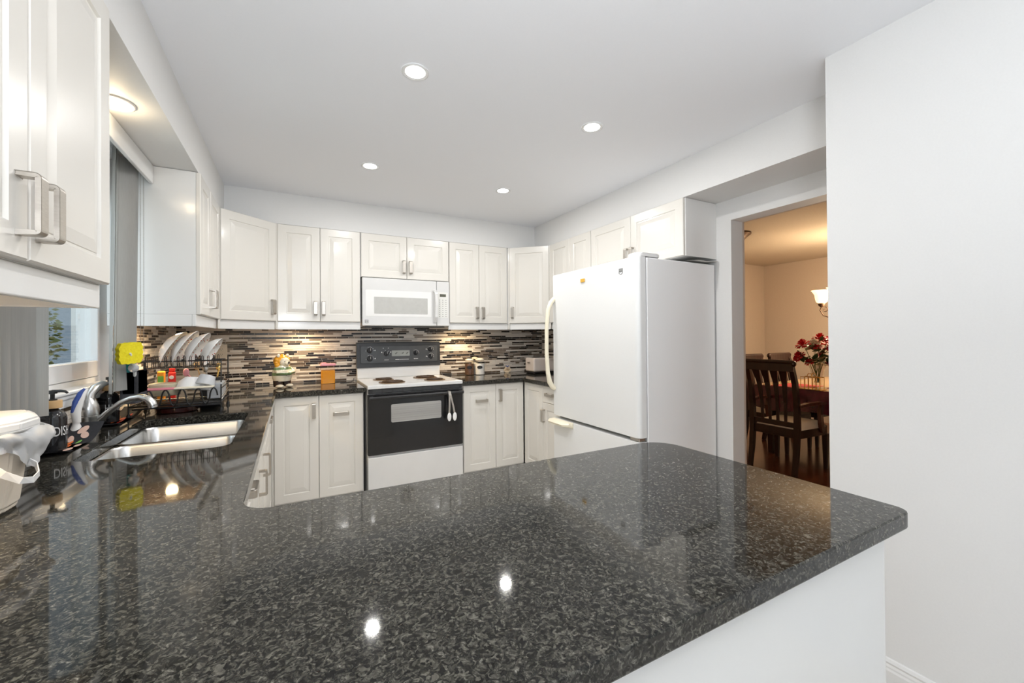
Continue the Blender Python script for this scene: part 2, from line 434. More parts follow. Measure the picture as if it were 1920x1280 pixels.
def sweep_rect(bm, pts, w, d, side=Vector((1, 0, 0)), mi=0):
    """rectangular section swept along pts; w along side, d across; w/d may be lists"""
    pts = [Vector(p) for p in pts]
    n = len(pts)
    ws = w if isinstance(w, (list, tuple)) else [w] * n
    ds = d if isinstance(d, (list, tuple)) else [d] * n
    rings = []
    for i, p in enumerate(pts):
        t = (pts[min(i + 1, n - 1)] - pts[max(i - 1, 0)]).normalized()
        s = (side - t * side.dot(t)).normalized()
        q = t.cross(s).normalized()
        rings.append([bm.verts.new(p + s * a * ws[i] / 2 + q * b * ds[i] / 2) for a, b in ((-1, -1), (1, -1), (1, 1), (-1, 1))])
    for A, B in zip(rings, rings[1:]):
        for k in range(4):
            f = bm.faces.new((A[k], A[(k + 1) % 4], B[(k + 1) % 4], B[k])); f.material_index = mi
    bm.faces.new(rings[0][::-1]).material_index = mi
    bm.faces.new(rings[-1]).material_index = mi

def grid(bm, f, nu, nv, mi=0):
    V = [[bm.verts.new(f(i / nu, j / nv)) for j in range(nv + 1)] for i in range(nu + 1)]
    for i in range(nu):
        for j in range(nv):
            q = bm.faces.new((V[i][j], V[i + 1][j], V[i + 1][j + 1], V[i][j + 1])); q.smooth = True; q.material_index = mi

def solid(bm, t):
    bmesh.ops.solidify(bm, geom=bm.faces[:], thickness=t)

def obj(name, bm, m, parent=None, world=True, label=None, fix=True):
    if fix: bmesh.ops.recalc_face_normals(bm, faces=bm.faces[:])
    bm.normal_update()
    for e in bm.edges:
        if len(e.link_faces) == 2 and e.calc_face_angle(0) > 0.62: e.smooth = False
    me = bpy.data.meshes.new(name)
    if parent is not None and world:
        bmesh.ops.translate(bm, verts=bm.verts[:], vec=-ORG[parent])
    bm.to_mesh(me); bm.free()
    for x in (m if isinstance(m, (list, tuple)) else [m]): me.materials.append(x)
    o = bpy.data.objects.new(name, me)
    COL.objects.link(o)
    if parent is not None:
        o.parent = parent
        ORG[o] = ORG[parent] if world else Vector((0, 0, 0))
    else:
        ORG[o] = Vector((0, 0, 0))
    if label: o['label'] = label
    return o

def tag(o, label, cat, group=None):
    o['label'] = label; o['category'] = cat
    if group: o['group'] = group
    return o

def thing(name, label, cat, loc, rz=0.0, group=None):
    o = bpy.data.objects.new(name, None)
    COL.objects.link(o)
    o.empty_display_size = 0.05
    o.location = loc; o.rotation_euler = (0, 0, rz)
    ORG[o] = Vector(loc)
    return tag(o, label, cat, group)

def struct(name, bm, m, parent=None, **kw):
    o = obj(name, bm, m, parent, **kw)
    if parent is None: o['kind'] = 'structure'
    return o

def text(body, size, depth=0.0005):
    """flat lettering as a bmesh in the x-z plane facing -y, centred"""
    c = bpy.data.curves.new('t', 'FONT')
    c.body = body; c.size = size; c.extrude = depth; c.align_x = 'CENTER'; c.align_y = 'CENTER'
    c.resolution_u = 3
    o = bpy.data.objects.new('t', c)
    COL.objects.link(o)
    dg = bpy.context.evaluated_depsgraph_get()
    me = bpy.data.meshes.new_from_object(o.evaluated_get(dg))
    bm = bmesh.new(); bm.from_mesh(me)
    bpy.data.objects.remove(o); bpy.data.curves.remove(c); bpy.data.meshes.remove(me)
    bmesh.ops.rotate(bm, verts=bm.verts[:], cent=(0, 0, 0), matrix=Matrix.Rotation(HP, 3, 'X'))
    return bm

def merge(dst, src, mat4=None, mi=None):
    me = bpy.data.meshes.new('m')
    if mat4 is not None: bmesh.ops.transform(src, matrix=mat4, verts=src.verts[:])
    if mi is not None:
        for f in src.faces: f.material_index = mi
    src.to_mesh(me); src.free()
    dst.from_mesh(me); bpy.data.meshes.remove(me)

def copy_tree(o, parent=None):
    c = o.copy(); COL.objects.link(c)
    if parent is not None: c.parent = parent
    for ch in list(o.children): copy_tree(ch, c)
    ORG[c] = ORG.get(o, Vector((0, 0, 0)))
    return c

# ------------------------------------------------------------------ room shell
def walls():
    b = new(); box(b, (XL - 0.12, -3.12, -0.1), (2.64, YB + 0.12, 0)); struct('floor', b, M['floor_tile'])
    b = new(); box(b, (XL - 0.12, -3.12, ZC), (2.64, YB + 0.12, ZC + 0.1)); struct('ceiling', b, M['ceiling'])
    # left wall with the window opening
    wy0, wy1, wz0, wz1 = 1.52, 2.74, 1.085, 2.10
    b = new()
    for lo, hi in (((-3.12, 0), (wy0, ZC)), ((wy1, 0), (YB + .12, ZC)), ((wy0, 0), (wy1, wz0)), ((wy0, wz1), (wy1, ZC))):
        box(b, (XL - 0.14, lo[0], lo[1]), (XL, hi[0], hi[1]))
    struct('wall_left', b, M['wall'])
    b = new(); box(b, (XL, YB, 0), (2.64, YB + 0.12, ZC)); struct('wall_back', b, M['wall'])
    # right wall with the opening to the dining room
    b = new()
    box(b, (XR, 1.69, 0), (2.64, YB, ZC)); box(b, (XR, 0.55, 2.045), (2.64, 1.69, ZC)); box(b, (XR, 0.0, 0), (2.64, 0.55, ZC))
    struct('wall_right', b, M['wall'])
    b = new(); box(b, (WN, -3.12, 0), (XR, WNY, ZC)); struct('wall_near', b, M['wall'])
    # wall behind the camera with a wide patio door opening
    b = new()
    box(b, (XL, -3.12, 0), (-0.85 + 0.1, -3.0, ZC)); box(b, (1.85, -3.12, 0), (WN, -3.0, ZC)); box(b, (-0.75, -3.12, 2.3), (1.85, -3.0, ZC))
    struct('wall_front', b, M['wall'])
    # soffits
    b = new(); box(b, (XL, -3.0, ZS), (UL - 0.012, YB, ZC)); struct('trim_1', b, M['wall'])
    b = new(); box(b, (UL - 0.012, UB + 0.012, ZS), (UR + 0.012, YB, ZC)); struct('trim_2', b, M['wall'])
    b = new(); box(b, (UR + 0.012, WNY, ZS), (XR, YB, ZC)); struct('trim_3', b, M['wall'])
    # baseboard on the near wall
    b = new()
    prof = [(0, 0), (0.016, 0), (0.016, 0.075), (0.0125, 0.082), (0.0125, 0.088), (0.009, 0.096), (0.011, 0.103), (0.006, 0.113), (0, 0.115)]
    lo = [b.verts.new((WN - x, -3.0, z)) for x, z in prof]; hi = [b.verts.new((WN - x, WNY, z)) for x, z in prof]
    n = len(prof)
    for i in range(n): b.faces.new((lo[i], lo[(i + 1) % n], hi[(i + 1) % n], hi[i]))
    b.faces.new(lo); b.faces.new(hi[::-1])
    struct('baseboard_right', b, M['white_gloss'])
    # dining room shell
    b = new(); box(b, (2.64, -1.2, -0.1), (7.1, 4.25, 0)); struct('floor_dining', b, M['hardwood'])
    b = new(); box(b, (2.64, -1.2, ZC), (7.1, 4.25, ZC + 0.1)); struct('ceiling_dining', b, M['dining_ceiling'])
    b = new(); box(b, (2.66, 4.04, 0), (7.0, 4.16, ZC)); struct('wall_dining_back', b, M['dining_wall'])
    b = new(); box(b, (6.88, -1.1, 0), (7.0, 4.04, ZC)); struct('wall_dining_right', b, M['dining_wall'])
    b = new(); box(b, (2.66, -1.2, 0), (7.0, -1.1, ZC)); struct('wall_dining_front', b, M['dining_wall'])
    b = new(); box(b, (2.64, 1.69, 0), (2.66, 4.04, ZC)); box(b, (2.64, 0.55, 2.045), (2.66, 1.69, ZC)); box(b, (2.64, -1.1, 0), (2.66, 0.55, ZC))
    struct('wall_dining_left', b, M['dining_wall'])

walls()

# ------------------------------------------------------------------ mosaic backsplash
def mosaic(bm, org, u, n, width, z0, z1, rng, skip=None, pitch=0.0172):
    org, u, n = Vector(org), Vector(u), Vector(n)
    rows = int(round((z1 - z0) / pitch))
    pitch = (z1 - z0) / rows
    g = 0.0026
    def q(a0, a1, h0, h1, t, mi):
        e = 0.0006
        P = lambda a, h, d: bm.verts.new(org + u * a + Vector((0, 0, h)) + n * d)
        A = [P(a0, h0, 0), P(a1, h0, 0), P(a1, h1, 0), P(a0, h1, 0)]
        B = [P(a0 + e, h0 + e, t), P(a1 - e, h0 + e, t), P(a1 - e, h1 - e, t), P(a0 + e, h1 - e, t)]
        bm.faces.new(B).material_index = mi
        for k in range(4): bm.faces.new((A[k], A[(k + 1) % 4], B[(k + 1) % 4], B[k])).material_index = mi
    for i in range(rows):
        a = -rng.random() * 0.1
        last = 0
        while a < width:
            k = rng.random()
            lt = 0.64 if i % 2 else 0.40
            if last >= 2 and rng.random() < 0.45: mi = rng.choice((2, 3, 4, 4))
            elif k < lt: mi = 0 if rng.random() < 0.75 else 1
            else: mi = rng.choice((2, 2, 3, 3, 4, 4))
            ln = (rng.choice((0.10, 0.10, 0.15, 0.15)) if mi < 2 else rng.choice((0.05, 0.05, 0.10, 0.10, 0.15)))
            last = mi
            a0, a1 = max(a, 0), min(a + ln, width)
            if a1 - a0 > 0.006 and not (skip and skip(a0, a1, z0 + i * pitch)):
                q(a0 + g / 2, a1 - g / 2, z0 + i * pitch + g / 2, z0 + (i + 1) * pitch - g / 2, 0.0035, mi + 1)
            a += ln

def backsplash():
    rng = random.Random(7)
    b = new(); box(b, (XL + 0.004, YB - 0.006, ZK), (XR, YB, 1.385)); box(b, (0.48, YB - 0.006, 1.385), (1.29, YB, 1.42))
    mosaic(b, (XL + 0.01, YB - 0.006, 0), (1, 0, 0), (0, -1, 0), XR - XL - 0.02, ZK + 0.001, 1.392, rng)
    o = struct('wall_backsplash_back', b, [M['grout']] + TILES)
    b = new(); box(b, (XL, 2.745, ZK), (XL + 0.006, YB - 0.006, 1.385)); box(b, (XL, 0.45, ZK), (XL + 0.006, 2.745, 1.03))
    mosaic(b, (XL + 0.006, 2.745, 0), (0, 1, 0), (1, 0, 0), YB - 2.755, 1.03, 1.392, rng)
    mosaic(b, (XL + 0.006, 0.45, 0), (0, 1, 0), (1, 0, 0), YB - 0.46, ZK + 0.001, 1.03, rng)
    struct('wall_backsplash_left', b, [M['grout']] + TILES)
    b = new(); box(b, (XR - 0.006, 2.73, ZK), (XR, YB - 0.006, 1.385))
    mosaic(b, (XR - 0.006, YB - 0.01, 0), (0, -1, 0), (-1, 0, 0), YB - 2.74, ZK + 0.001, 1.392, rng)
    struct('wall_backsplash_right', b, [M['grout']] + TILES)
backsplash()

# ------------------------------------------------------------------ cabinets (local frame: x along the front, front faces -y at y = 0, z = world z)
def door_bm(w, h, t=0.02, stile=0.06, flat=False):
    b = new()
    st = min(stile, w * 0.24, h * 0.24)
    loops = [(0, t), (0, 0.004), (0.004, 0)]
    if not flat:
        loops += [(st, 0), (st + 0.004, 0.006), (st + 0.010, 0.006), (st + 0.012, 0.0045), (st + 0.04, 0.0)]
    rings = []
    for ins, y in loops:
        rings.append([b.verts.new(p) for p in ((ins, y, ins), (w - ins, y, ins), (w - ins, y, h - ins), (ins, y, h - ins))])
    b.faces.new(rings[0][::-1])
    for A, B in zip(rings, rings[1:]):
        for k in range(4): b.faces.new((A[k], A[(k + 1) % 4], B[(k + 1) % 4], B[k]))
    b.faces.new(rings[-1])
    return b

def handle_bm(c, vert=True, ln=0.112, wd=0.024, out=0.034):
    b = new()
    x, z = c
    h = ln / 2
    # U-shaped flat bracket: front bar with rounded outer corners, two legs
    pr = []
    r = 0.010
    th = 0.008
    for s in (1, -1):
        ang = [HP * i / 5 for i in range(6)]
        pts = [(s * (h - r + r * math.sin(a)), -(out - r + r * math.cos(a))) for a in ang]
        pr += pts if s == 1 else [(p, y) for p, y in pts][::-1]
    outer = [(h, 0)] + pr[:6][::-1] + pr[6:][::-1] + [(-h, 0)]
    inner = [(-h + th, 0), (-h + th, -(out - th)), (h - th, -(out - th)), (h - th, 0)]
    # build as strip between outer polyline and matching inner points
    cl = [(max(-h + th, min(h - th, p)), max(y, -(out - th))) for p, y in outer]
    def P(p, y, s): return (x + s, y, z + p) if vert else (x + p, y, z + s)
    A = [[b.verts.new(P(p, y, s)) for p, y in outer] for s in (-wd / 2, wd / 2)]
    B = [[b.verts.new(P(p, y, s)) for p, y in cl] for s in (-wd / 2, wd / 2)]
    n = len(outer)
    for i in range(n - 1):
        b.faces.new((A[0][i], A[0][i + 1], A[1][i + 1], A[1][i]))
        b.faces.new((B[0][i], B[1][i], B[1][i + 1], B[0][i + 1]))
        for s in (0, 1):
            b.faces.new((A[s][i], A[s][i + 1], B[s][i + 1], B[s][i]))
    for i in (0, n - 1): b.faces.new((A[0][i], B[0][i], B[1][i], A[1][i]))
    bmesh.ops.remove_doubles(b, verts=b.verts[:], dist=1e-6)
    es = [e for e in b.edges if len(e.link_faces) == 2 and e.calc_face_angle(0) > 0.9]
    bmesh.ops.bevel(b, geom=es, offset=0.0012, segments=1, affect='EDGES')
    return b

def add_door(cab, x0, x1, z0, z1, handle=None, kind='door', flat=False, stile=0.06, gap=0.0015):
    b = door_bm(x1 - x0 - 2 * gap, z1 - z0 - 2 * gap, flat=flat, stile=stile)
    d = obj(kind, b, M['cab'], cab, world=False)
    d.location = (x0 + gap, 0, z0 + gap)
    if handle:
        hx, hz, vert = handle
        h = obj('handle', handle_bm((hx - x0 - gap, hz - z0 - gap), vert), M['steel'], d, world=False)
    return d

def cabinet(name, label, loc, rz, w, d, z0, z1, doors, rail=True, ends='', puck=None, top=None):
    """d = depth from the door face to the wall"""
    c = thing(name, label, 'cabinet', (loc[0], loc[1], 0), rz)
    b = new()
    if z0 > 1:       # wall unit: open underside recess above the light rail
        box(b, (0, 0.021, z0), (w, d, z1), 0.001, 1)
    else:
        d -= 0.025
        box(b, (0, 0.021, 0.10), (w, d, top or z1), 0.001, 1)
        if top: box(b, (0, 0.021, top), (w, 0.040, z1), 0.001, 1)
        box(b, (0, 0.075, 0.0), (w, d, 0.10), mi=1)
    obj('body', b, [M['panel_white'], M['dark_gap']], c, world=False)
    if rail and z0 > 1:
        b = new()
        box(b, (0, 0.021, z0 - 0.062), (w, 0.039, z0), 0.003, 2)
        if 'L' in ends: box(b, (0, 0.039, z0 - 0.062), (0.018, d, z0), 0.003, 2)
        if 'R' in ends: box(b, (w - 0.018, 0.039, z0 - 0.062), (w, d, z0), 0.003, 2)
        obj('light_rail', b, M['panel_white'], c, world=False)
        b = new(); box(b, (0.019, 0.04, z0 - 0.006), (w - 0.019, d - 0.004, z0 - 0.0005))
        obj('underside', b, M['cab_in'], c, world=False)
    if puck:
        b = new(); lathe(b, [(0.036, 0), (0.036, -0.012), (0.030, -0.014)], (puck, 0.19, z0 - 0.006), 20, 0); lathe(b, [(0.029, -0.0142), (0.0, -0.0145)], (puck, 0.19, z0 - 0.006), 20, 1, caps=False)
        obj('puck_light', b, [M['steel'], M['emit_warm']], c, world=False)
        la = lamp('puck_lamp', 'SPOT', (0, 0, 0), PUCK, (1.0, 0.74, 0.42), 0.025, spot=3.0, blend=1.0)
        if 'blind' in label: la.data.energy = PUCK * 1.8
        la.parent = c; la.location = (puck, 0.19, z0 - 0.024)
    for a in doors: add_door(c, *a)
    return c
PUCK = 23.0

HU = 1.532    # handle height on wall units
DU = YB - UB
# near left wall unit (cropped by the frame)
cabinet('wall_cabinet', 'white wall cabinet close at the left edge, two nickel handles side by side', (UL, 0.70, 0), HP, 0.773, UL - XL, 1.441, 2.178,
        [(0, 0.388, 1.441, 2.178, (0.355, HU + 0.008, True)), (0.388, 0.773, 1.441, 2.178, (0.421, HU + 0.008, True))], ends='R', puck=0.40)
# far left wall unit beside the window
cabinet('wall_cabinet', 'white wall cabinet with broad blank side panel, right of the window blind', (UL, 2.70, 0), HP, 0.647, UL - XL, 1.425, 2.178,
        [(0, 0.30, 1.425, 2.178, (0.27, HU, True)), (0.30, 0.647, 1.425, 2.178, (0.33, HU, True))], ends='L', puck=0.33)
# back wall
cabinet('wall_cabinet', 'white double-door wall cabinet above the lion figurine, left of the microwave', (-0.105, UB, 0), 0, 0.608, DU, 1.425, 2.178,
        [(0, 0.30, 1.425, 2.178, (0.267, HU, True)), (0.30, 0.604, 1.425, 2.178, (0.325, HU, True))], puck=0.17)
cabinet('wall_cabinet', 'short white double-door cabinet directly above the microwave', (0.505, UB, 0), 0, 0.770, DU, 1.806, 2.178,
        [(0, 0.385, 1.806, 2.178, (0.356, 1.91, True)), (0.385, 0.770, 1.806, 2.178, (0.415, 1.91, True))], rail=False)
cabinet('wall_cabinet', 'white double-door wall cabinet above the coffee jars, right of the microwave', (1.277, UB, 0), 0, 0.622, DU, 1.425, 2.178,
        [(0.003, 0.303, 1.425, 2.178, (0.276, HU - 0.008, True)), (0.303, 0.605, 1.425, 2.178, (0.338, HU - 0.008, True))], puck=0.20)
# right wall
DRW = XR - UR
cabinet('wall_cabinet', 'narrow two-door white wall cabinet partly hidden behind the fridge top', (UR, 3.346, 0), -HP, 0.624, DRW, 1.425, 2.178,
        [(0, 0.323, 1.425, 2.178, (0.29, HU, True)), (0.323, 0.622, 1.425, 2.178, (0.355, HU, True))])
cabinet('wall_cabinet', 'shallow white double-door cabinet directly above the fridge', (UR, 2.720, 0), -HP, 0.925, DRW, 1.806, 2.178,
        [(0, 0.457, 1.806, 2.178, (0.43, 1.885, True)), (0.457, 0.922, 1.806, 2.178, (0.485, 1.885, True))], rail=False)

def corner_cabinet(label, a, b_, poly, hx):
    a, b_ = Vector((a[0], a[1], 0)), Vector((b_[0], b_[1], 0))
    d = b_ - a
    rz = math.atan2(d.y, d.x)
    c = thing('corner_wall_cabinet', label, 'cabinet', a, rz)
    inv = Matrix.Rotation(-rz, 3, 'Z')
    def loc(p): v = inv @ (Vector((p[0], p[1], 0)) - a); return (v.x, v.y)
    P = [loc(p) for p in poly]
    w_ = d.length
    body = [(0.0, 0.021), (w_, 0.021)] + P
    bm = new(); prism(bm, body, 1.425, 2.178)
    obj('body', bm, M['panel_white'], c, world=False)
    bm = new(); box(bm, (0.004, 0.021, 1.363), (w_ - 0.004, 0.039, 1.425), 0.003, 2)
    obj('light_rail', bm, M['panel_white'], c, world=False)
    bm = new(); box(bm, (-0.010, 0.004, 1.365), (0.004, 0.03, 2.178), 0.001, 1); box(bm, (w_ - 0.004, 0.004, 1.365), (w_ + 0.010, 0.03, 2.178), 0.001, 1)
    obj('filler_strip', bm, M['cab'], c, world=False)
    add_door(c, 0.004, w_ - 0.004, 1.425, 2.178, (hx * w_, HU, True))
corner_cabinet('angled single-door white cabinet in the left back corner above the dish rack', (UL, 3.347), (-0.105, UB),
               [(-0.107, YB), (XL, YB), (XL, 3.349)], 0.90)
corner_cabinet('angled single-door white cabinet in the right back corner beside the fridge', (1.899, UB), (UR, 3.346),
               [(XR, 3.348), (XR, YB), (1.901, YB)], 0.10)

# base units
YF = 3.37
CT = ZK - 0.036     # underside of the stone
DB = YB - YF
c = cabinet('base_cabinet', 'white base cabinet left of the stove, vertical handle beside horizontal handle', (-0.122, YF, 0), 0, 0.607, DB, 0.10, CT,
        [(0, 0.291, 0.11, CT - 0.003, (0.257, 0.762, True)), (0.291, 0.604, 0.11, CT - 0.003, (0.443, 0.726, False))])
b = new(); box(b, (-0.0125, 0.004, 0.10), (-0.0005, 0.03, CT - 0.002), 0.001, 1); obj('filler_strip', b, M['cab'], c, world=False)
cabinet('base_cabinet', 'white base cabinet right of the stove, horizontal handle beside vertical handle', (1.306, YF, 0), 0, 0.609, DB, 0.10, CT,
        [(0.003, 0.318, 0.11, CT - 0.003, (0.174, 0.728, False)), (0.318, 0.607, 0.11, CT - 0.003, (0.357, 0.765, True))])
XF = 1.918
c = cabinet('base_cabinet', 'white base cabinet with a top drawer, between the back corner and the fridge', (XF, YF, 0), -HP, 0.62, XR - XF, 0.10, CT,
        [(0.003, 0.325, 0.11, CT - 0.003), (0.325, 0.618, 0.11, 0.724, (0.352, 0.61, True))])
add_door(c, 0.325, 0.618, 0.724, CT - 0.003, (0.45, 0.80, False), 'drawer', flat=True)
# left run under the sink
XS = -0.135
cabinet('base_cabinet', 'white sink base cabinet seen edge-on under the double sink', (XS, 1.802, 0), HP, 0.796, XS - XL, 0.10, CT,
        [(0.002, 0.40, 0.11, CT - 0.003, (0.36, 0.65, True)), (0.40, 0.794, 0.11, CT - 0.003, (0.66, 0.65, True))], top=0.66)
c = cabinet('base_cabinet', 'white corner base cabinet seen edge-on below the dish rack', (XS, 2.60, 0), HP, 0.77, XS - XL, 0.10, CT,
        [(0.002, 0.768, 0.11, 0.72, None)])
add_door(c, 0.002, 0.768, 0.72, CT - 0.003, (0.085, 0.84, False), 'drawer', flat=True)
c = cabinet('base_cabinet', 'white three-drawer base cabinet seen edge-on at the inner counter corner', (XS, 1.14, 0), HP, 0.66, XS - XL, 0.10, CT, [])
for z0, z1 in ((0.11, 0.42), (0.42, 0.66), (0.66, CT - 0.003)):
    add_door(c, 0.002, 0.658, z0, z1, (0.45, (z0 + z1) / 2 + 0.04, False), 'drawer', stile=0.05)

# peninsula base
pb = thing('peninsula_base', 'long white gloss panel base under the granite peninsula', 'cabinet', (0.2, 0.75, 0))
b = new(); box(b, (XL + 0.004, 0.425, 0.0), (1.165, 0.443, CT - 0.001), 0.0015, 1); box(b, (1.147, 0.443, 0), (1.165, 1.07, CT - 0.001), 0.0015, 1)
obj('front_panel', b, M['pen_panel'], pb)
b = new(); box(b, (XL + 0.004, 0.444, 0.0), (1.146, 1.052, CT - 0.001)); obj('body', b, M['panel_white'], pb)

# ------------------------------------------------------------------ granite worktops
def arc(cx, cy, r, a0, a1, n=8):
    return [(cx + r * math.cos(a0 + (a1 - a0) * i / n), cy + r * math.sin(a0 + (a1 - a0) * i / n)) for i in range(n + 1)]

def slab(name, label, outer, holes=()):
    b = new()
    rings = [outer] + list(holes)
    ev = []
    for r in rings:
        vs = [b.verts.new((x, y, ZK)) for x, y in r]
        for i in range(len(vs)): ev.append(b.edges.new((vs[i], vs[(i + 1) % len(vs)])))
    bmesh.ops.triangle_fill(b, edges=ev, use_beauty=True, use_dissolve=False)
    r = bmesh.ops.extrude_face_region(b, geom=b.faces[:])
    vs = [v for v in r['geom'] if isinstance(v, bmesh.types.BMVert)]
    bmesh.ops.translate(b, verts=vs, vec=(0, 0, -0.035))
    bmesh.ops.recalc_face_normals(b, faces=b.faces[:])
    es = [e for e in b.edges if len(e.link_faces) == 2 and e.calc_face_angle(0) > 1.2 and abs(e.verts[0].co.z - e.verts[1].co.z) < 1e-5]
    bmesh.ops.bevel(b, geom=es, offset=0.003, segments=2, affect='EDGES', profile=0.5)
    return tag(obj(name, b, M['granite']), label, 'countertop')

PE = 1.20
SINK = (-0.625, 1.80, -0.205, 2.565)
CX, CYF = -0.104, 3.342
out = [(XL + 0.001, 0.388)] + arc(PE - 0.03, 0.418, 0.03, -HP, 0, 6) + arc(PE - 0.10, 1.0, 0.10, 0, HP, 8)
out += arc(CX + 0.07, 1.17, 0.07, -HP, -math.pi, 8) + arc(CX + 0.045, CYF - 0.045, 0.045, math.pi, HP, 6) + [(0.4955, CYF), (0.4955, YB - 0.007), (XL + 0.001, YB - 0.007)]
slab('granite_countertop', 'speckled black granite worktop wrapping from the peninsula past the sink to the stove', out,
     [rrect(SINK[0], SINK[1], SINK[2], SINK[3], 0.05)])
out = [(1.2845, YB - 0.007), (1.2845, CYF)] + arc(1.885 - 0.03, CYF - 0.03, 0.03, HP, 0, 4)[:1] + [(1.885, CYF - 0.005)] + [(1.885, 2.745), (XR - 0.007, 2.745), (XR - 0.007, YB - 0.007)]
slab('granite_countertop', 'short granite worktop with coffee jars between the stove and the fridge', out)

# ------------------------------------------------------------------ sink
def bowl_loop(b, x0, y0, x1, y1, z, r): return [b.verts.new((x, y, z)) for x, y in rrect(x0, y0, x1, y1, r, 5)]
sk = thing('kitchen_sink', 'undermount stainless double-bowl sink set into the granite', 'sink', ((SINK[0] + SINK[2]) / 2, (SINK[1] + SINK[3]) / 2, 0.70))
ym = 2.185
for (y0, y1) in ((SINK[1], ym - 0.012), (ym + 0.012, SINK[3])):
    b = new()
    x0, x1 = SINK[0], SINK[2]
    L0 = [bowl_loop(b, x0 - 0.012, y0 - 0.011, x1 + 0.012, y1 + 0.011, ZK - 0.0365, 0.055)]
    L0.append(bowl_loop(b, x0 + 0.002, y0 + 0.002, x1 - 0.002, y1 - 0.002, ZK - 0.037, 0.05))
    L0.append(bowl_loop(b, x0 + 0.006, y0 + 0.006, x1 - 0.006, y1 - 0.006, ZK - 0.045, 0.05))
    L0.append(bowl_loop(b, x0 + 0.012, y0 + 0.012, x1 - 0.012, y1 - 0.012, ZK - 0.19, 0.05))
    L0.append(bowl_loop(b, x0 + 0.035, y0 + 0.035, x1 - 0.035, y1 - 0.035, ZK - 0.215, 0.04))
    for A, B in zip(L0, L0[1:]):
        for k in range(len(A)):
            f = b.faces.new((A[k], A[(k + 1) % len(A)], B[(k + 1) % len(A)], B[k])); f.smooth = True
    b.faces.new(L0[-1])
    bw = obj('bowl', b, M['steel_b'], sk)
    b = new(); lathe(b, [(0.045, 0.0), (0.045, 0.003), (0.03, 0.004), (0.028, 0.001), (0.0, 0.001)], ((x0 + x1) / 2, (y0 + y1) / 2, ZK - 0.2148), 20)
    obj('drain', b, M['steel'], bw)

# ------------------------------------------------------------------ faucet
def arc_pts(fn, n): return [fn(i / n) for i in range(n + 1)]
fx, fy = -0.748, 2.335
fc = thing('kitchen_faucet', 'brushed nickel single-lever faucet with long arched spout behind the sink', 'faucet', (fx, fy, ZK))
b = new()
lathe(b, [(0.036, 0), (0.036, 0.006), (0.031, 0.010), (0.031, 0.062), (0.033, 0.065), (0.033, 0.073), (0.031, 0.075)], (fx, fy, ZK), 28)
obj('base', b, M['steel_b'], fc)
b = new()
lathe(b, [(0.033, 0.076), (0.034, 0.095), (0.031, 0.114), (0.024, 0.134), (0.016, 0.150)], (fx, fy, ZK), 28)
tube(b, [(fx, fy, ZK + 0.138), (fx + 0.003, fy + 0.006, ZK + 0.160), (fx + 0.012, fy + 0.022, ZK + 0.182), (fx + 0.030, fy + 0.046, ZK + 0.198), (fx + 0.045, fy + 0.062, ZK + 0.198)], [0.020, 0.017, 0.017, 0.014, 0.006], 14)
obj('lever', b, M['steel_b'], fc)
b = new()
P0 = Vector((fx + 0.020, fy + 0.005, ZK + 0.040))
sd = Vector((0.95, -0.16, 0)).normalized()
sp = [P0 + sd * q + Vector((0, 0, h)) for q, h in ((0, 0), (0.04, 0.04), (0.085, 0.078), (0.12, 0.094), (0.15, 0.098), (0.175, 0.090), (0.190, 0.072), (0.194, 0.060))]
tube(b, sp, [0.0125, 0.0125, 0.0125, 0.013, 0.014, 0.016, 0.0165, 0.0165], 16)
tube(b, [sp[-1], sp[-1] + Vector((0.001, 0, -0.008))], 0.0175, 16)
obj('spout', b, M['steel_b'], fc)

# ------------------------------------------------------------------ soap bottles
def soap(label, x, y, word, h=1.0, rot=0.0, group=None):
    t = thing('soap_bottle', label, 'soap bottle', (x, y, ZK))
    r = 0.036
    b = new()
    lathe(b, [(r - 0.003, 0), (r, 0.004), (r, 0.112), (r - 0.001, 0.122), (r - 0.007, 0.134), (0.017, 0.144), (0.013, 0.150), (0.013, 0.158)], (x, y, ZK), 32)
    obj('bottle', b, M['bottle'], t)
    tb = text(word, 0.046)
    ang0 = math.atan2(-y, -x) + rot
    for v in tb.verts:
        a = ang0 + v.co.x * 0.52 / r
        rr = r + 0.0006 - v.co.y * 0.2
        zz = v.co.z * 1.0
        v.co = Vector((x + rr * math.cos(a), y + rr * math.sin(a), ZK + 0.070 + zz))
    obj('lettering', tb, M['print_white'], t)
    b = new(); lathe(b, [(0.0235, 0.150), (0.0245, 0.151), (0.0245, 0.175), (0.0235, 0.177), (0.008, 0.177)], (x, y, ZK), 28)
    obj('collar', b, M['wood_tan'], t, label='bamboo collar')
    b = new()
    lathe(b, [(0.012, 0.177), (0.012, 0.181), (0.006, 0.182), (0.006, 0.199), (0.012, 0.200), (0.012, 0.210), (0.011, 0.212)], (x, y, ZK), 18)
    d = Vector((math.cos(-0.35), math.sin(-0.35), 0)) if rot >= 0 else Vector((-0.8, -0.5, 0)).normalized()
    c0 = Vector((x, y, ZK + 0.208))
    tube(b, [c0, c0 + d * 0.025 + Vector((0, 0, 0.001)), c0 + d * 0.04 - Vector((0, 0, 0.001)), c0 + d * 0.046 - Vector((0, 0, 0.006))], [0.006, 0.005, 0.0042, 0.0035], 10)
    obj('pump', b, M['black'], t)
soap('black pump bottle with bamboo collar lettered DISH, beside the white bin', -0.738, 2.015, 'DISH', rot=0.78)
soap('black pump bottle with bamboo collar lettered HAND, behind the faucet', -0.757, 2.58, 'HAND', rot=0.55)

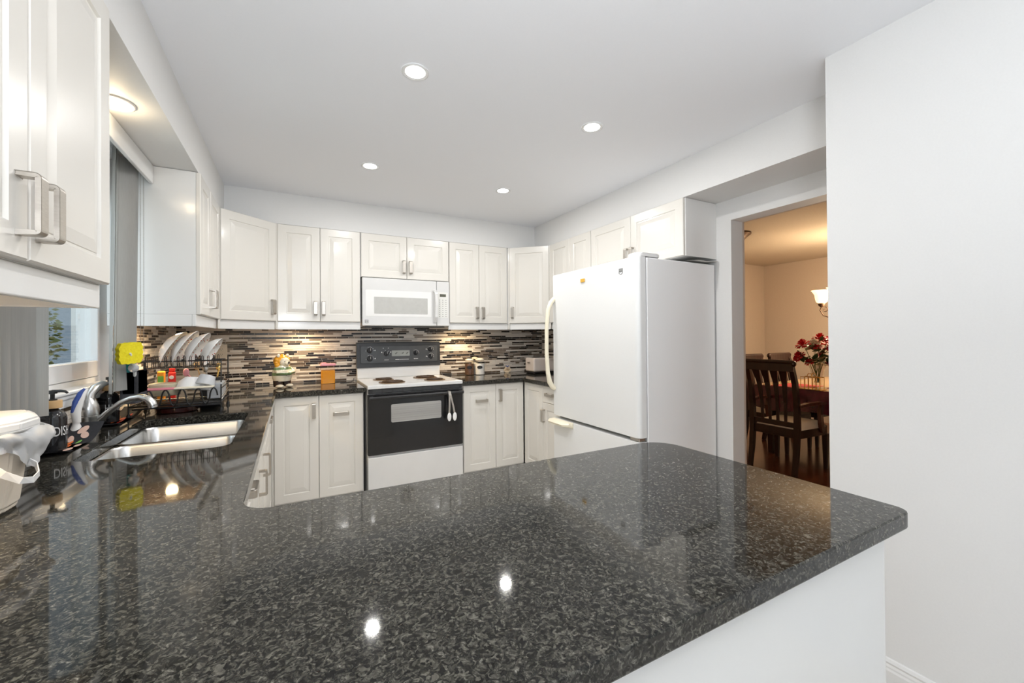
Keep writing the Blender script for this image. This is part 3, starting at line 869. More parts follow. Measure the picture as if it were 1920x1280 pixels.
# ------------------------------------------------------------------ dish brush in holder
hb = thing('dish_brush', 'blue and white dish brush standing upright between soap bottle and faucet', 'brush', (-0.752, 2.235, ZK))
x, y = -0.752, 2.235
b = new()
lathe(b, [(0.030, 0), (0.033, 0.006), (0.030, 0.02), (0.018, 0.035), (0.011, 0.055), (0.010, 0.075)], (x, y, ZK), 20)
obj('base', b, M['white'], hb, label='white flared base')
cur = [Vector((x + 0.002, y + 0.0, ZK + 0.06)), Vector((x - 0.002, y + 0.002, ZK + 0.10)), Vector((x + 0.004, y + 0.010, ZK + 0.14)), Vector((x + 0.014, y + 0.022, ZK + 0.175)), Vector((x + 0.022, y + 0.032, ZK + 0.190))]
b = new(); tube(b, cur, [0.012, 0.015, 0.014, 0.010, 0.004], 12); obj('handle', b, M['white'], hb)
b = new(); tube(b, [p + Vector((-0.006, -0.009, 0.001)) for p in cur[1:]], [0.006, 0.010, 0.008, 0.004], 10); obj('grip', b, M['blue'], hb, label='blue grip strip')

# ------------------------------------------------------------------ sink mats
def sink_mat(name, label, x0, x1, y0, y1, curl, prints):
    t = thing(name, label, 'mat', ((x0 + x1) / 2, (y0 + y1) / 2, ZK))
    def zc(u): return 0.0025 + curl * max(0, (u - 0.55) / 0.45) ** 2 + 0.25 * curl * max(0, (0.2 - u) / 0.2) ** 2
    def f(u, v): return Vector((x0 + (x1 - x0) * v, y0 + (y1 - y0) * u, ZK + zc(u) + 0.012 * 0))
    b = new(); grid(b, f, 24, 4); solid(b, -0.002)
    mats_ = [M['mat_dark']]
    for (pm, blobs) in prints:
        mats_.append(M[pm]); mi = len(mats_) - 1
        for (u, v, ru, rv, an) in blobs:
            cv = b.verts.new(f(u, v) + Vector((0, 0, 0.0022)))
            ring = []
            for k in range(14):
                a = 2 * math.pi * k / 14
                du, dv = ru * math.cos(a), rv * math.sin(a)
                uu = u + du * math.cos(an) - dv * math.sin(an); vv = v + du * math.sin(an) + dv * math.cos(an)
                uu = min(max(uu, 0.01), 0.99); vv = min(max(vv, 0.01), 0.99)
                ring.append(b.verts.new(f(uu, vv) + Vector((0, 0, 0.0022))))
            for k in range(14): b.faces.new((cv, ring[k], ring[(k + 1) % 14])).material_index = mi
    obj('sheet', b, mats_, t)
sink_mat('counter_mat', 'charcoal mat printed with garlic and carrots, curling up beside the black soap bottle', -0.775, -0.675, 1.92, 2.255, 0.055,
         [('onion', [(0.78, 0.65, 0.06, 0.14, 0.3), (0.88, 0.5, 0.06, 0.14, -0.2), (0.70, 0.35, 0.06, 0.13, 0.6), (0.25, 0.8, 0.08, 0.1, 0.1), (0.42, 0.85, 0.07, 0.08, 0)]),
          ('carrot', [(0.5, 0.45, 0.16, 0.07, 0.1), (0.36, 0.6, 0.14, 0.06, -0.1)]), ('blue', [(0.6, 0.15, 0.1, 0.08, 0)]), ('green_p', [(0.60, 0.68, 0.07, 0.05, 0.2)])])
sink_mat('counter_mat', 'charcoal mat printed with red peppers, at the far end of the faucet', -0.775, -0.690, 2.44, 2.84, 0.035,
         [('carrot', [(0.4, 0.5, 0.2, 0.06, 0.2), (0.45, 0.3, 0.2, 0.05, 0.1)]), ('red_p', [(0.55, 0.65, 0.22, 0.06, 0.15), (0.3, 0.75, 0.12, 0.05, 0)])])

# ------------------------------------------------------------------ compost bin with bag
def bin_():
    cx, cy = -0.637, 1.362
    t = thing('compost_bin', 'beige countertop bin with white lid and overhanging bag at the left edge', 'bin', (cx, cy, ZK))
    def octo(b, w, d, z, ch=0.32):
        p = [(w, -d * (1 - ch * 2)), (w, d * (1 - ch * 2)), (w * (1 - ch), d), (-w * (1 - ch), d), (-w, d * (1 - ch * 2)), (-w, -d * (1 - ch * 2)), (-w * (1 - ch), -d), (w * (1 - ch), -d)]
        return [b.verts.new((cx + x, cy + y, ZK + z)) for x, y in p]
    def stack(b, rows, close=True):
        rs = [octo(b, *r) for r in rows]
        for A, B in zip(rs, rs[1:]):
            for k in range(8): b.faces.new((A[k], A[(k + 1) % 8], B[(k + 1) % 8], B[k]))
        if close: b.faces.new(rs[0][::-1]); b.faces.new(rs[-1])
    b = new(); stack(b, [(0.066, 0.070, 0.0), (0.074, 0.078, 0.012), (0.090, 0.094, 0.170)])
    bmesh.ops.bevel(b, geom=b.edges[:], offset=0.006, segments=2, affect='EDGES'); obj('body', b, M['bin'], t)
    b = new(); stack(b, [(0.102, 0.106, 0.183), (0.104, 0.108, 0.186), (0.103, 0.107, 0.205), (0.088, 0.092, 0.217), (0.080, 0.084, 0.219)])
    bmesh.ops.bevel(b, geom=b.edges[:], offset=0.004, segments=2, affect='EDGES'); obj('lid', b, M['white'], t)
    # crumpled bag overhang
    rng = random.Random(3)
    b = new()
    n, m = 128, 12
    ph = [rng.random() * 6.28 for _ in range(8)]
    V = []
    for j in range(m + 1):
        v = j / m
        ring = []
        for i in range(n):
            a = 2 * math.pi * i / n
            drop = 0.062 + 0.020 * math.sin(2 * a + 0.6) + 0.012 * math.sin(5 * a + ph[0])
            ca, sa = math.cos(a), math.sin(a)
            k = (abs(ca) ** 4 + abs(sa) ** 4) ** -0.25
            wr = 0.008 * (abs(math.sin(6.5 * a + ph[1] + 3 * v)) - 0.5) * v + 0.006 * (abs(math.sin(11 * a + ph[2] - 6 * v)) - 0.5) * v
            r = 0.096 + 0.010 * math.sin(math.pi * min(v * 1.4, 1)) + wr + (0.020 * math.sin(math.pi * min(1, 0.25 + 0.6 * v)) * max(0, math.cos(a - 0.35)) ** 8)
            ring.append(b.verts.new((cx + k * ca * r * 0.97, cy + k * sa * r, ZK + 0.184 - drop * v + 0.006 * math.sin(math.pi * v) + 0.003 * math.sin(9 * a + 5 * v))))
        V.append(ring)
    for j in range(m):
        for i in range(n):
            f = b.faces.new((V[j][i], V[j][(i + 1) % n], V[j + 1][(i + 1) % n], V[j + 1][i])); f.smooth = True
    solid(b, 0.0006)
    obj('bag', b, M['bag'], t)
    # flat strap handle hanging over the front
    b = new()
    pts = [Vector((cx + 0.080, cy - 0.098, ZK + 0.125)), Vector((cx + 0.100, cy - 0.10, ZK + 0.105)), Vector((cx + 0.128, cy - 0.085, ZK + 0.080)), Vector((cx + 0.140, cy - 0.055, ZK + 0.072)), Vector((cx + 0.138, cy - 0.02, ZK + 0.080)), Vector((cx + 0.118, cy + 0.015, ZK + 0.100)), Vector((cx + 0.094, cy + 0.02, ZK + 0.115))]
    sweep_rect(b, [Vector((cx + 0.085, cy - 0.05, ZK + 0.10)) + (p - Vector((cx + 0.085, cy - 0.05, ZK + 0.10))) * 0.78 for p in pts], 0.014, 0.002, Vector((0, 0, 1)))
    obj('strap_handle', b, M['white'], t)
    b = new(); box(b, (cx + 0.05, cy - 0.108, ZK + 0.085), (cx + 0.085, cy - 0.10, ZK + 0.125), 0.003)
    obj('tie', b, M['red_tie'], t, label='red tie')
bin_()

# ------------------------------------------------------------------ window, blind, outside
def window():
    y0, y1, z0, z1 = 1.52, 2.74, 1.085, 2.10
    o = thing('window_1', 'white vinyl kitchen window over the sink', 'window', (XL - 0.08, 2.1, z0))
    o['kind'] = 'structure'
    b = new()
    X0, X1 = XL - 0.115, XL - 0.035
    box(b, (X0, y0, z0), (X1, y0 + 0.045, z1), 0.004); box(b, (X0, y1 - 0.03, z0), (X1, y1, z1), 0.004)
    box(b, (X0, y0 + 0.045, z0), (X1, y1 - 0.03, z0 + 0.035), 0.004); box(b, (X0, y0 + 0.045, z1 - 0.05), (X1, y1 - 0.03, z1), 0.004)
    box(b, (X0, 1.95, z0 + 0.035), (X1, 2.01, z1 - 0.05), 0.004)
    obj('window_frame', b, M['vinyl'], o)
    b = new()
    A0, A1 = XL - 0.075, XL - 0.03
    box(b, (A0, 2.02, z0 + 0.037), (A1 + 0.004, 2.165, z1 - 0.052), 0.004); box(b, (A0, 2.695, z0 + 0.037), (A1, 2.711, z1 - 0.052), 0.004)
    box(b, (A0, 2.165, z0 + 0.037), (A1, 2.695, z0 + 0.112), 0.004); box(b, (A0, 2.165, z1 - 0.12), (A1, 2.695, z1 - 0.052), 0.004)
    s = obj('sash', b, M['vinyl'], o)
    b = new(); box(b, (A1 + 0.004, 2.05, 1.30), (A1 + 0.014, 2.15, 1.34), 0.004); box(b, (A1 + 0.004, 2.03, 1.36), (A1 + 0.018, 2.16, 1.40), 0.005); box(b, (A1 + 0.004, 2.06, 1.145), (A1 + 0.012, 2.12, 1.20), 0.003); box(b, (A1 + 0.012, 2.075, 1.155), (A1 + 0.018, 2.105, 1.185), 0.003)
    obj('latch', b, M['white'], s)
    b = new(); box(b, (A0 + 0.015, 2.163, z0 + 0.11), (A0 + 0.021, 2.697, z1 - 0.118)); obj('pane', b, M['pane'], o)
    b = new(); box(b, (X0 + 0.02, 1.56, z0 + 0.03), (X0 + 0.026, 1.96, z1 - 0.045)); obj('pane', b, M['pane'], o)
    # stool and apron mouldings
    b = new()
    box(b, (XL - 0.035, y0, z0 - 0.004), (XL + 0.035, 2.695, z0 + 0.012), 0.006, 3)
    box(b, (XL + 0.0005, y0, z0 - 0.022), (XL + 0.026, 2.695, z0 - 0.004), 0.006, 2)
    box(b, (XL + 0.0065, y0, 1.031), (XL + 0.018, 2.695, z0 - 0.022), 0.003, 2)
    obj('window_sill', b, M['vinyl'], o)
window()

def blind():
    t = thing('vertical_blind', 'grey vertical blind with white valance hanging over the kitchen window', 'blind', (-0.69, 2.1, 1.06))
    b = new(); box(b, (-0.640, 1.475, 2.085), (-0.622, 2.697, 2.178), 0.004, 2)
    obj('valance', b, M['panel_white'], t)
    b = new(); box(b, (-0.712, 1.475, 2.148), (-0.668, 2.69, 2.178), 0.002, 1); box(b, (-0.700, 1.475, 2.140), (-0.680, 2.69, 2.150), 0.001, 1)
    obj('head_rail', b, M['alu'], t)
    def vane(x, y, ang, zb=1.065, lean=0.0):
        bb = new()
        wd = 0.089
        def f(u, v):
            s = (u - 0.5) * wd
            bow = 0.006 * (1 - (2 * u - 1) ** 2)
            return Vector((x + math.cos(ang) * s - math.sin(ang) * bow, y - lean * (1 - v) + math.sin(ang) * s + math.cos(ang) * bow, zb + (2.142 - zb) * v))
        grid(bb, f, 6, 1); solid(bb, 0.001)
        obj('vane', bb, M['vane'], t)
    # stack drawn to the far side
    for k, (x, y, a) in enumerate([(-0.692, 2.42, 1.95), (-0.690, 2.46, 1.75), (-0.680, 2.525, 0.95), (-0.682, 2.575, 1.0), (-0.690, 2.60, 1.2)]):
        vane(x, y, a, lean=0.045)
    # stack on the near side
    for k in range(7):
        vane(-0.690, 1.50 + 0.042 * k, 1.25 if k < 6 else 0.9)
    for k, (x, y, zb) in enumerate([(-0.655, 2.672, 1.22), (-0.650, 2.60, 1.20)]):
        b = new()
        n = 150
        z = 2.14
        while z > zb:
            lathe(b, [(0.0, -0.0022), (0.0022, 0), (0.0, 0.0022)], (x, y, z), 6, caps=False); z -= 0.0056
        tube(b, [(x, y, zb), (x, y, 2.145)], 0.0005, 4)
        obj('bead_chain', b, M['chain'], t)
blind()

def outside():
    b = new(); box(b, (-14, -6, -0.2), (-0.92, 12, -0.02)); o = struct('ground_outside', b, M['lawn'])
    b = new(); box(b, (-7.2, 0, -0.02), (-7.0, 45, 6)); o = obj('neighbour_wall', b, M['siding']); tag(o, 'neighbouring wall in the blue grey of the pane reflection, outside the kitchen window', 'wall'); o['kind'] = 'structure'
    rng = random.Random(5)
    t = thing('garden_shrub', 'yellow-green garden shrub outside the kitchen window', 'shrub', (-2.9, 6.9, -0.02))
    b = new()
    for k in range(2600):
        d = Vector((rng.gauss(0, 1), rng.gauss(0, 1), rng.gauss(0, 1))).normalized() * rng.uniform(0.55, 1.0)
        c = Vector((-2.9 + d.x * 0.45, 6.9 + d.y * 0.45, 1.1 + d.z * 1.2))
        a, e = frame_of(Vector((rng.gauss(0, 1), rng.gauss(0, 1), rng.gauss(0, 1))))
        s = rng.uniform(0.02, 0.05)
        vs = [b.verts.new(c + a * s), b.verts.new(c + e * s * 0.5), b.verts.new(c - a * s), b.verts.new(c - e * s * 0.5)]
        b.faces.new(vs)
    obj('foliage', b, M['yellow_leaf'], t, fix=False)
    b = new(); tube(b, [(-2.9, 6.9, -0.02), (-2.88, 6.9, 0.5), (-2.9, 6.92, 1.0)], [0.05, 0.04, 0.02], 8); obj('trunk', b, M['wood_mid'], t)
outside()

# ------------------------------------------------------------------ ceiling lights
def downlight(label, x, y, z, warm=False, r=0.057, group='recessed ceiling lights'):
    t = thing('recessed_light', label, 'ceiling light', (x, y, z), group=group)
    b = new(); lathe(b, [(r, -0.0005), (r, -0.004), (r - 0.004, -0.006), (r * 0.74, -0.003)], (x, y, z), 36, caps=False)
    obj('trim_ring', b, M['white_gloss'], t)
    b = new(); lathe(b, [(r * 0.74, -0.003), (r * 0.5, -0.0026), (0, -0.0025)], (x, y, z), 36, caps=False)
    obj('diffuser', b, M['emit_warm' if warm else 'emit_w'], t)
    if not warm:
        la = lamp('downlight_lamp', 'AREA', (x, y, z - 0.008), DOWN_W, (1.0, 0.98, 0.95), 0.064)
    else: lamp('soffit_lamp', 'POINT', (x, y, z - 0.03), SOFFIT_W, (1.0, 0.78, 0.50), 0.03)
DOWN_W, SOFFIT_W = 10.0, 1.6
downlight('largest round ceiling light, nearest the camera on the left', 0.462, 1.723, ZC)
downlight('round ceiling light at the right, toward the dining opening', 1.427, 1.746, ZC)
downlight('round ceiling light at the back left, above the counter corner', 0.452, 2.812, ZC)
downlight('round ceiling light at the back right, farthest from the camera', 1.434, 2.825, ZC)
downlight('warm light recessed under the left soffit above the window blind', -0.585, 2.04, ZS, warm=True, r=0.062)

# ------------------------------------------------------------------ stove
def stove():
    x0, x1, yf, yb = 0.5025, 1.2775, 3.30, 3.965
    t = thing('electric_range', 'white and black freestanding electric coil range between the base cabinets', 'stove', ((x0 + x1) / 2, (yf + yb) / 2, 0))
    b = new(); box(b, (x0 + 0.004, yf + 0.02, 0.03), (x1 - 0.004, yb, 0.896), 0.003, 1); obj('body', b, M['white_gloss'], t)
    for sx in (x0 + 0.05, x1 - 0.05):
        for sy in (yf + 0.08, yb - 0.06):
            b = new(); lathe(b, [(0.018, 0), (0.018, 0.03)], (sx, sy, 0), 12); obj('foot', b, M['black'], t)
    # cooktop
    b = new(); box(b, (x0, yf - 0.002, 0.897), (x1, yb - 0.06, 0.927), 0.006, 3)
    ct = obj('cooktop', b, M['white_gloss'], t)
    # coil burners with drip bowls
    for bx, by, r in ((0.72, 3.46, 0.088), (0.70, 3.72, 0.070), (1.07, 3.72, 0.088), (1.08, 3.46, 0.072)):
        b = new(); lathe(b, [(r + 0.018, 0.0), (r + 0.018, 0.004), (r + 0.010, 0.006), (r + 0.002, 0.0035), (r * 0.4, 0.0015), (0, 0.0015)], (bx, by, 0.9265), 32, caps=False)
        bo = obj('burner', b, M['drip'], t)
        b = new()
        pts = []
        for i in range(150):
            a = i / 150 * 4.2 * 2 * math.pi
            rr = 0.016 + (r - 0.016) * i / 150
            pts.append((bx + rr * math.cos(a), by + rr * math.sin(a), 0.936))
        tube(b, pts, 0.0048, 6)
        obj('coil', b, M['rust'], bo)
    # backguard
    b = new(); box(b, (x0 + 0.004, 3.905, 0.925), (x1 - 0.004, yb, 1.03), 0.006, 2); obj('riser', b, M['white_gloss'], t)
    b = new()
    prof = [(3.896, 1.022), (3.912, 1.246), (3.918, 1.252), (yb, 1.252), (yb, 1.022)]
    A = [b.verts.new((x0 + 0.002, y, z)) for y, z in prof]; B = [b.verts.new((x1 - 0.002, y, z)) for y, z in prof]
    for i in range(5): b.faces.new((A[i], A[(i + 1) % 5], B[(i + 1) % 5], B[i]))
    b.faces.new(A[::-1]); b.faces.new(B)
    bg_ = obj('backguard', b, M['charcoal'], t)
    def on(xf, zf, dy=0.0):   # point on the sloping panel
        z = 1.022 + zf * 0.23; return Vector((x0 + xf * (x1 - x0), 3.896 + (z - 1.022) / 0.224 * 0.016 - dy, z))
    sl = Matrix.Rotation(-math.atan2(0.016, 0.224), 4, 'X')
    def plate(name, xa, xb, za, zb, dy, m, rad=0.01, par=bg_):
        bb = new()
        pa, pb_ = on(xa, za), on(xb, zb)
        w_, h_ = pb_.x - pa.x, (pb_ - pa).z / math.cos(math.atan2(0.016, 0.224))
        poly = rrect(0, 0, w_, h_, rad, 4)
        lo = [bb.verts.new((x, 0.0, z)) for x, z in poly]; hi = [bb.verts.new((x, -dy, z)) for x, z in poly]
        bb.faces.new(hi)
        for i in range(len(poly)): bb.faces.new((lo[i], lo[(i + 1) % len(poly)], hi[(i + 1) % len(poly)], hi[i]))
        bmesh.ops.transform(bb, matrix=Matrix.Translation(pa) @ sl, verts=bb.verts[:])
        return obj(name, bb, m, par)
    plate('panel_rim', 0.037, 0.968, 0.165, 0.865, 0.002, M['black'], 0.012)
    plate('control_panel', 0.046, 0.962, 0.185, 0.845, 0.003, M['charcoal2'], 0.010)
    plate('display', 0.398, 0.612, 0.43, 0.66, 0.0042, M['display'], 0.004)
    for k, (a0, a1) in enumerate(((0.437, 0.462), (0.513, 0.545), (0.568, 0.595))):
        bb = new(); p = on((a0 + a1) / 2, 0.55, 0.0048)
        for s in (-0.25, 0.25):
            tube(bb, [p + Vector((-0.010, 0, -0.006 + s * 0.012)), p + Vector((0.010, 0, 0.006 + s * 0.012))], 0.0016, 5)
        obj('needle', bb, M['black'], bg_)
    def knob(xf, zf, r, dots=11, a0=-0.4, span=5.0):
        p = on(xf, zf, 0.003)
        bb = new(); lathe(bb, [(r, 0), (r, 0.010), (r * 0.86, 0.018), (0, 0.018)], p, 24, axis=(0, -1, 0.07))
        box(bb, (p.x - r * 0.22, p.y - 0.030, p.z - r * 0.95), (p.x + r * 0.22, p.y - 0.010, p.z + r * 0.95), 0.002, 1)
        kn = obj('knob', bb, M['black'], bg_)
        bb = new(); box(bb, (p.x + r * 0.02, p.y - 0.0306, p.z), (p.x + r * 0.16, p.y - 0.0300, p.z + r * 0.9)); obj('pointer', bb, M['print_white'], kn)
        bb = new()
        for i in range(dots):
            a = a0 + span * i / (dots - 1)
            q = p + Vector((math.sin(a) * r * 1.35, 0.0004, math.cos(a) * r * 1.35))
            lathe(bb, [(r * 0.13, 0), (r * 0.13, 0.0008)], q, 6, axis=(0, -1, 0))
        obj('dial_marks', bb, M['print_white'], bg_)
    knob(0.145, 0.68, 0.024); knob(0.145, 0.355, 0.024); knob(0.873, 0.68, 0.022); knob(0.873, 0.385, 0.022)
    knob(0.335, 0.54, 0.022, 6, -1.3, 5.0); knob(0.688, 0.545, 0.022, 14, -0.6, 4.4)
    bb = new()
    for xc, zc_, n_, sp_ in ((0.335, 0.29, 4, 0.0105), (0.688, 0.31, 4, 0.0105), (0.545, 0.295, 9, 0.0095)):
        for k in range(n_):
            p = on(xc, zc_, 0.0032) + Vector(((k - (n_ - 1) / 2) * sp_, 0, 0)); box(bb, (p.x - 0.0032, p.y - 0.0006, p.z - 0.0028), (p.x + 0.0032, p.y, p.z + 0.0028))
    p = on(0.462, 0.295, 0.0032); box(bb, (p.x - 0.018, p.y - 0.0006, p.z - 0.003), (p.x + 0.018, p.y, p.z + 0.003))
    for xf, zf in ((0.30, 0.76), (0.36, 0.76), (0.28, 0.60), (0.385, 0.60), (0.205, 0.68), (0.205, 0.36), (0.82, 0.69), (0.82, 0.39)):
        p = on(xf, zf, 0.0032); lathe(bb, [(0.0055, 0), (0.0055, 0.0006)], p, 3 if zf > 0.7 else 8, axis=(0, -1, 0))
    obj('panel_print', bb, M['print_white'], bg_)
    # vent strip, door, handle, drawer
    b = new(); box(b, (x0 + 0.006, yf + 0.004, 0.862), (x1 - 0.006, yf + 0.03, 0.896), 0.003, 1); obj('vent_strip', b, M['black'], t)
    b = new()
    n = 9
    for k in range(n):
        a = x0 + 0.03 + k * (x1 - x0 - 0.06) / n
        for j in range(4):
            box(b, (a + 0.006, yf + 0.0015, 0.868 + j * 0.0062), (a + (x1 - x0 - 0.06) / n - 0.006, yf + 0.005, 0.8705 + j * 0.0062))
    obj('vent_slots', b, M['charcoal2'], t)
    b = new(); box(b, (x0 + 0.002, yf - 0.004, 0.388), (x1 - 0.002, yf + 0.035, 0.858), 0.006, 2)
    d = obj('oven_door', b, M['black_gloss'], t)
    b = new()
    for x, z in rrect(0.678, 0.630, 1.085, 0.772, 0.012, 4): b.verts.new((x, yf - 0.0046, z))
    b.faces.new(b.verts[:])
    obj('window', b, noise_mat('oven window', (0.36, 0.355, 0.34), (0.43, 0.42, 0.405), 8, 0.10, stretch=(0.3, 1, 18)), d)
    b = new()
    for k in range(8): box(b, (0.682, yf - 0.0049, 0.642 + k * 0.0172), (1.081, yf - 0.0045, 0.6432 + k * 0.0172))
    obj('rack_lines', b, M['print_grey'], d)
    b = new(); tube(b, [(x0 + 0.01, yf - 0.042, 0.834), (x1 - 0.10, yf - 0.042, 0.834), (x1 - 0.01, yf - 0.042, 0.834)], 0.0125, 12)
    for sx in (x0 + 0.025, x1 - 0.025): box(b, (sx - 0.016, yf - 0.042, 0.824), (sx + 0.016, yf - 0.003, 0.845), 0.003, 1)
    obj('door_handle', b, M['black'], d)
    b = new(); box(b, (x0 + 0.002, yf - 0.002, 0.09), (x1 - 0.002, yf + 0.035, 0.372), 0.006, 2); obj('storage_drawer', b, M['white_gloss'], t)
    # side trim line
    # tongs on the handle
    tg = thing('kitchen_tongs', 'steel and white kitchen tongs hanging from the oven door handle', 'tongs', (1.125, yf - 0.06, 0.63))
    hx, hy, hz = 1.118, yf - 0.042, 0.834
    for dx in (0.008, 0.062):
        b = new()
        sy = -0.022 if dx > 0.03 else -0.020
        pts = [(hx + 0.016, hy + 0.004, hz + 0.0155), (hx + 0.018 + dx * 0.1, hy - 0.012, hz + 0.013), (hx + 0.018 + dx * 0.18, hy + sy, hz - 0.02), (hx + 0.014 + dx * 0.6, hy + sy, hz - 0.11), (hx + 0.010 + dx * 0.82, hy + sy, hz - 0.165)]
        sweep_rect(b, pts, 0.014, 0.003, Vector((1, 0, 0)))
        arm = obj('arm', b, M['steel'], tg)
        b = new()
        p = Vector((hx + 0.010 + dx * 0.86, hy + sy, hz - 0.195))
        ball(b, p, 0.036, seg=16, s=(0.48, 0.15, 1.0))
        obj('head', b, M['white'], arm)
stove()

# ------------------------------------------------------------------ microwave
def microwave():
    x0, x1, yf, z0, z1 = 0.512, 1.274, 3.615, 1.395, 1.803
    t = thing('microwave', 'white over-the-range microwave with grey window under the short cabinet', 'microwave', ((x0 + x1) / 2, 3.8, z0))
    b = new(); box(b, (x0 + 0.004, yf + 0.03, z0), (x1 - 0.004, YB - 0.01, z1 - 0.0005), 0.003, 1); obj('body', b, M['white'], t)
    b = new(); box(b, (x0 + 0.03, yf + 0.05, z0 - 0.012), (x1 - 0.03, YB - 0.03, z0 - 0.0005), 0.003, 1); obj('vent_base', b, M['charcoal2'], t)
    xd = x0 + (x1 - x0) * 0.842
    b = new(); box(b, (x0, yf, z0 + 0.002), (xd - 0.0015, yf + 0.03, z1 - 0.002), 0.006, 2)
    d = obj('door', b, M['white_gloss'], t)
    def pl(name, xa, xb, za, zb, dy, m, r, par):
        bb = new()
        poly = rrect(xa, za, xb, zb, r, 4)
        lo = [bb.verts.new((x, yf, z)) for x, z in poly]; hi = [bb.verts.new((x, yf - dy, z)) for x, z in poly]
        bb.faces.new(hi)
        for i in range(len(poly)): bb.faces.new((lo[i], lo[(i + 1) % len(poly)], hi[(i + 1) % len(poly)], hi[i]))
        return obj(name, bb, m, par)
    W, H = x1 - x0, z1 - z0
    pl('window_frame', x0 + 0.035 * W, x0 + 0.775 * W, z0 + 0.20 * H, z0 + 0.745 * H, 0.0012, M['white'], 0.008, d)
    pl('window', x0 + 0.125 * W, x0 + 0.73 * W, z0 + 0.255 * H, z0 + 0.605 * H, 0.0022, M['micro_window'], 0.004, d)
    b = new()
    hx = x0 + 0.817 * W
    pts = [(hx - 0.012, yf - 0.012, z0 + 0.80 * H), (hx + 0.004, yf - 0.034, z0 + 0.72 * H), (hx + 0.006, yf - 0.042, z0 + 0.45 * H), (hx + 0.004, yf - 0.036, z0 + 0.20 * H), (hx, yf - 0.008, z0 + 0.085 * H)]
    sweep_rect(b, pts, [0.024, 0.026, 0.028, 0.028, 0.026], 0.012, Vector((1, 0, 0)))
    bmesh.ops.bevel(b, geom=b.edges[:], offset=0.003, segments=1, affect='EDGES')
    box(b, (hx - 0.013, yf - 0.03, z0 + 0.74 * H), (hx + 0.010, yf, z0 + 0.79 * H), 0.002, 1); box(b, (hx - 0.01, yf - 0.018, z0 + 0.09 * H), (hx + 0.010, yf, z0 + 0.14 * H), 0.002, 1)
    obj('door_handle', b, M['white_gloss'], d)
    b = new(); box(b, (xd + 0.0015, yf, z0 + 0.002), (x1, yf + 0.03, z1 - 0.002), 0.006, 2); cp = obj('control_panel', b, M['white_gloss'], t)
    pl('keypad', xd + 0.008, x1 - 0.014, z0 + 0.19 * H, z0 + 0.755 * H, 0.0012, M['keypad'], 0.004, cp)
    pl('display', xd + 0.028, x1 - 0.034, z0 + 0.655 * H, z0 + 0.715 * H, 0.002, M['lcd'], 0.002, cp)
    b = new()
    for r in range(9):
        for c_ in range(3):
            p = Vector((xd + 0.026 + c_ * 0.030, yf - 0.0014, z0 + (0.215 + r * 0.046) * H))
            box(b, (p.x - 0.005, p.y - 0.0006, p.z - 0.0022), (p.x + 0.005, p.y, p.z + 0.0022))
    obj('key_legends', b, M['print_grey'], cp)
    # square emblem with three lines
    b = new(); ex, ez = x0 + 0.045 * W, z0 + 0.09 * H
    box(b, (ex - 0.014, yf - 0.0012, ez - 0.014), (ex + 0.014, yf, ez + 0.014))
    for k in range(3): box(b, (ex - 0.010, yf - 0.0018, ez - 0.010 + k * 0.008), (ex + 0.010 - 0.003 * (k % 2), yf - 0.0012, ez - 0.007 + k * 0.008), mi=1)
    obj('emblem', b, [M['print_grey'], M['white']], d)
microwave()

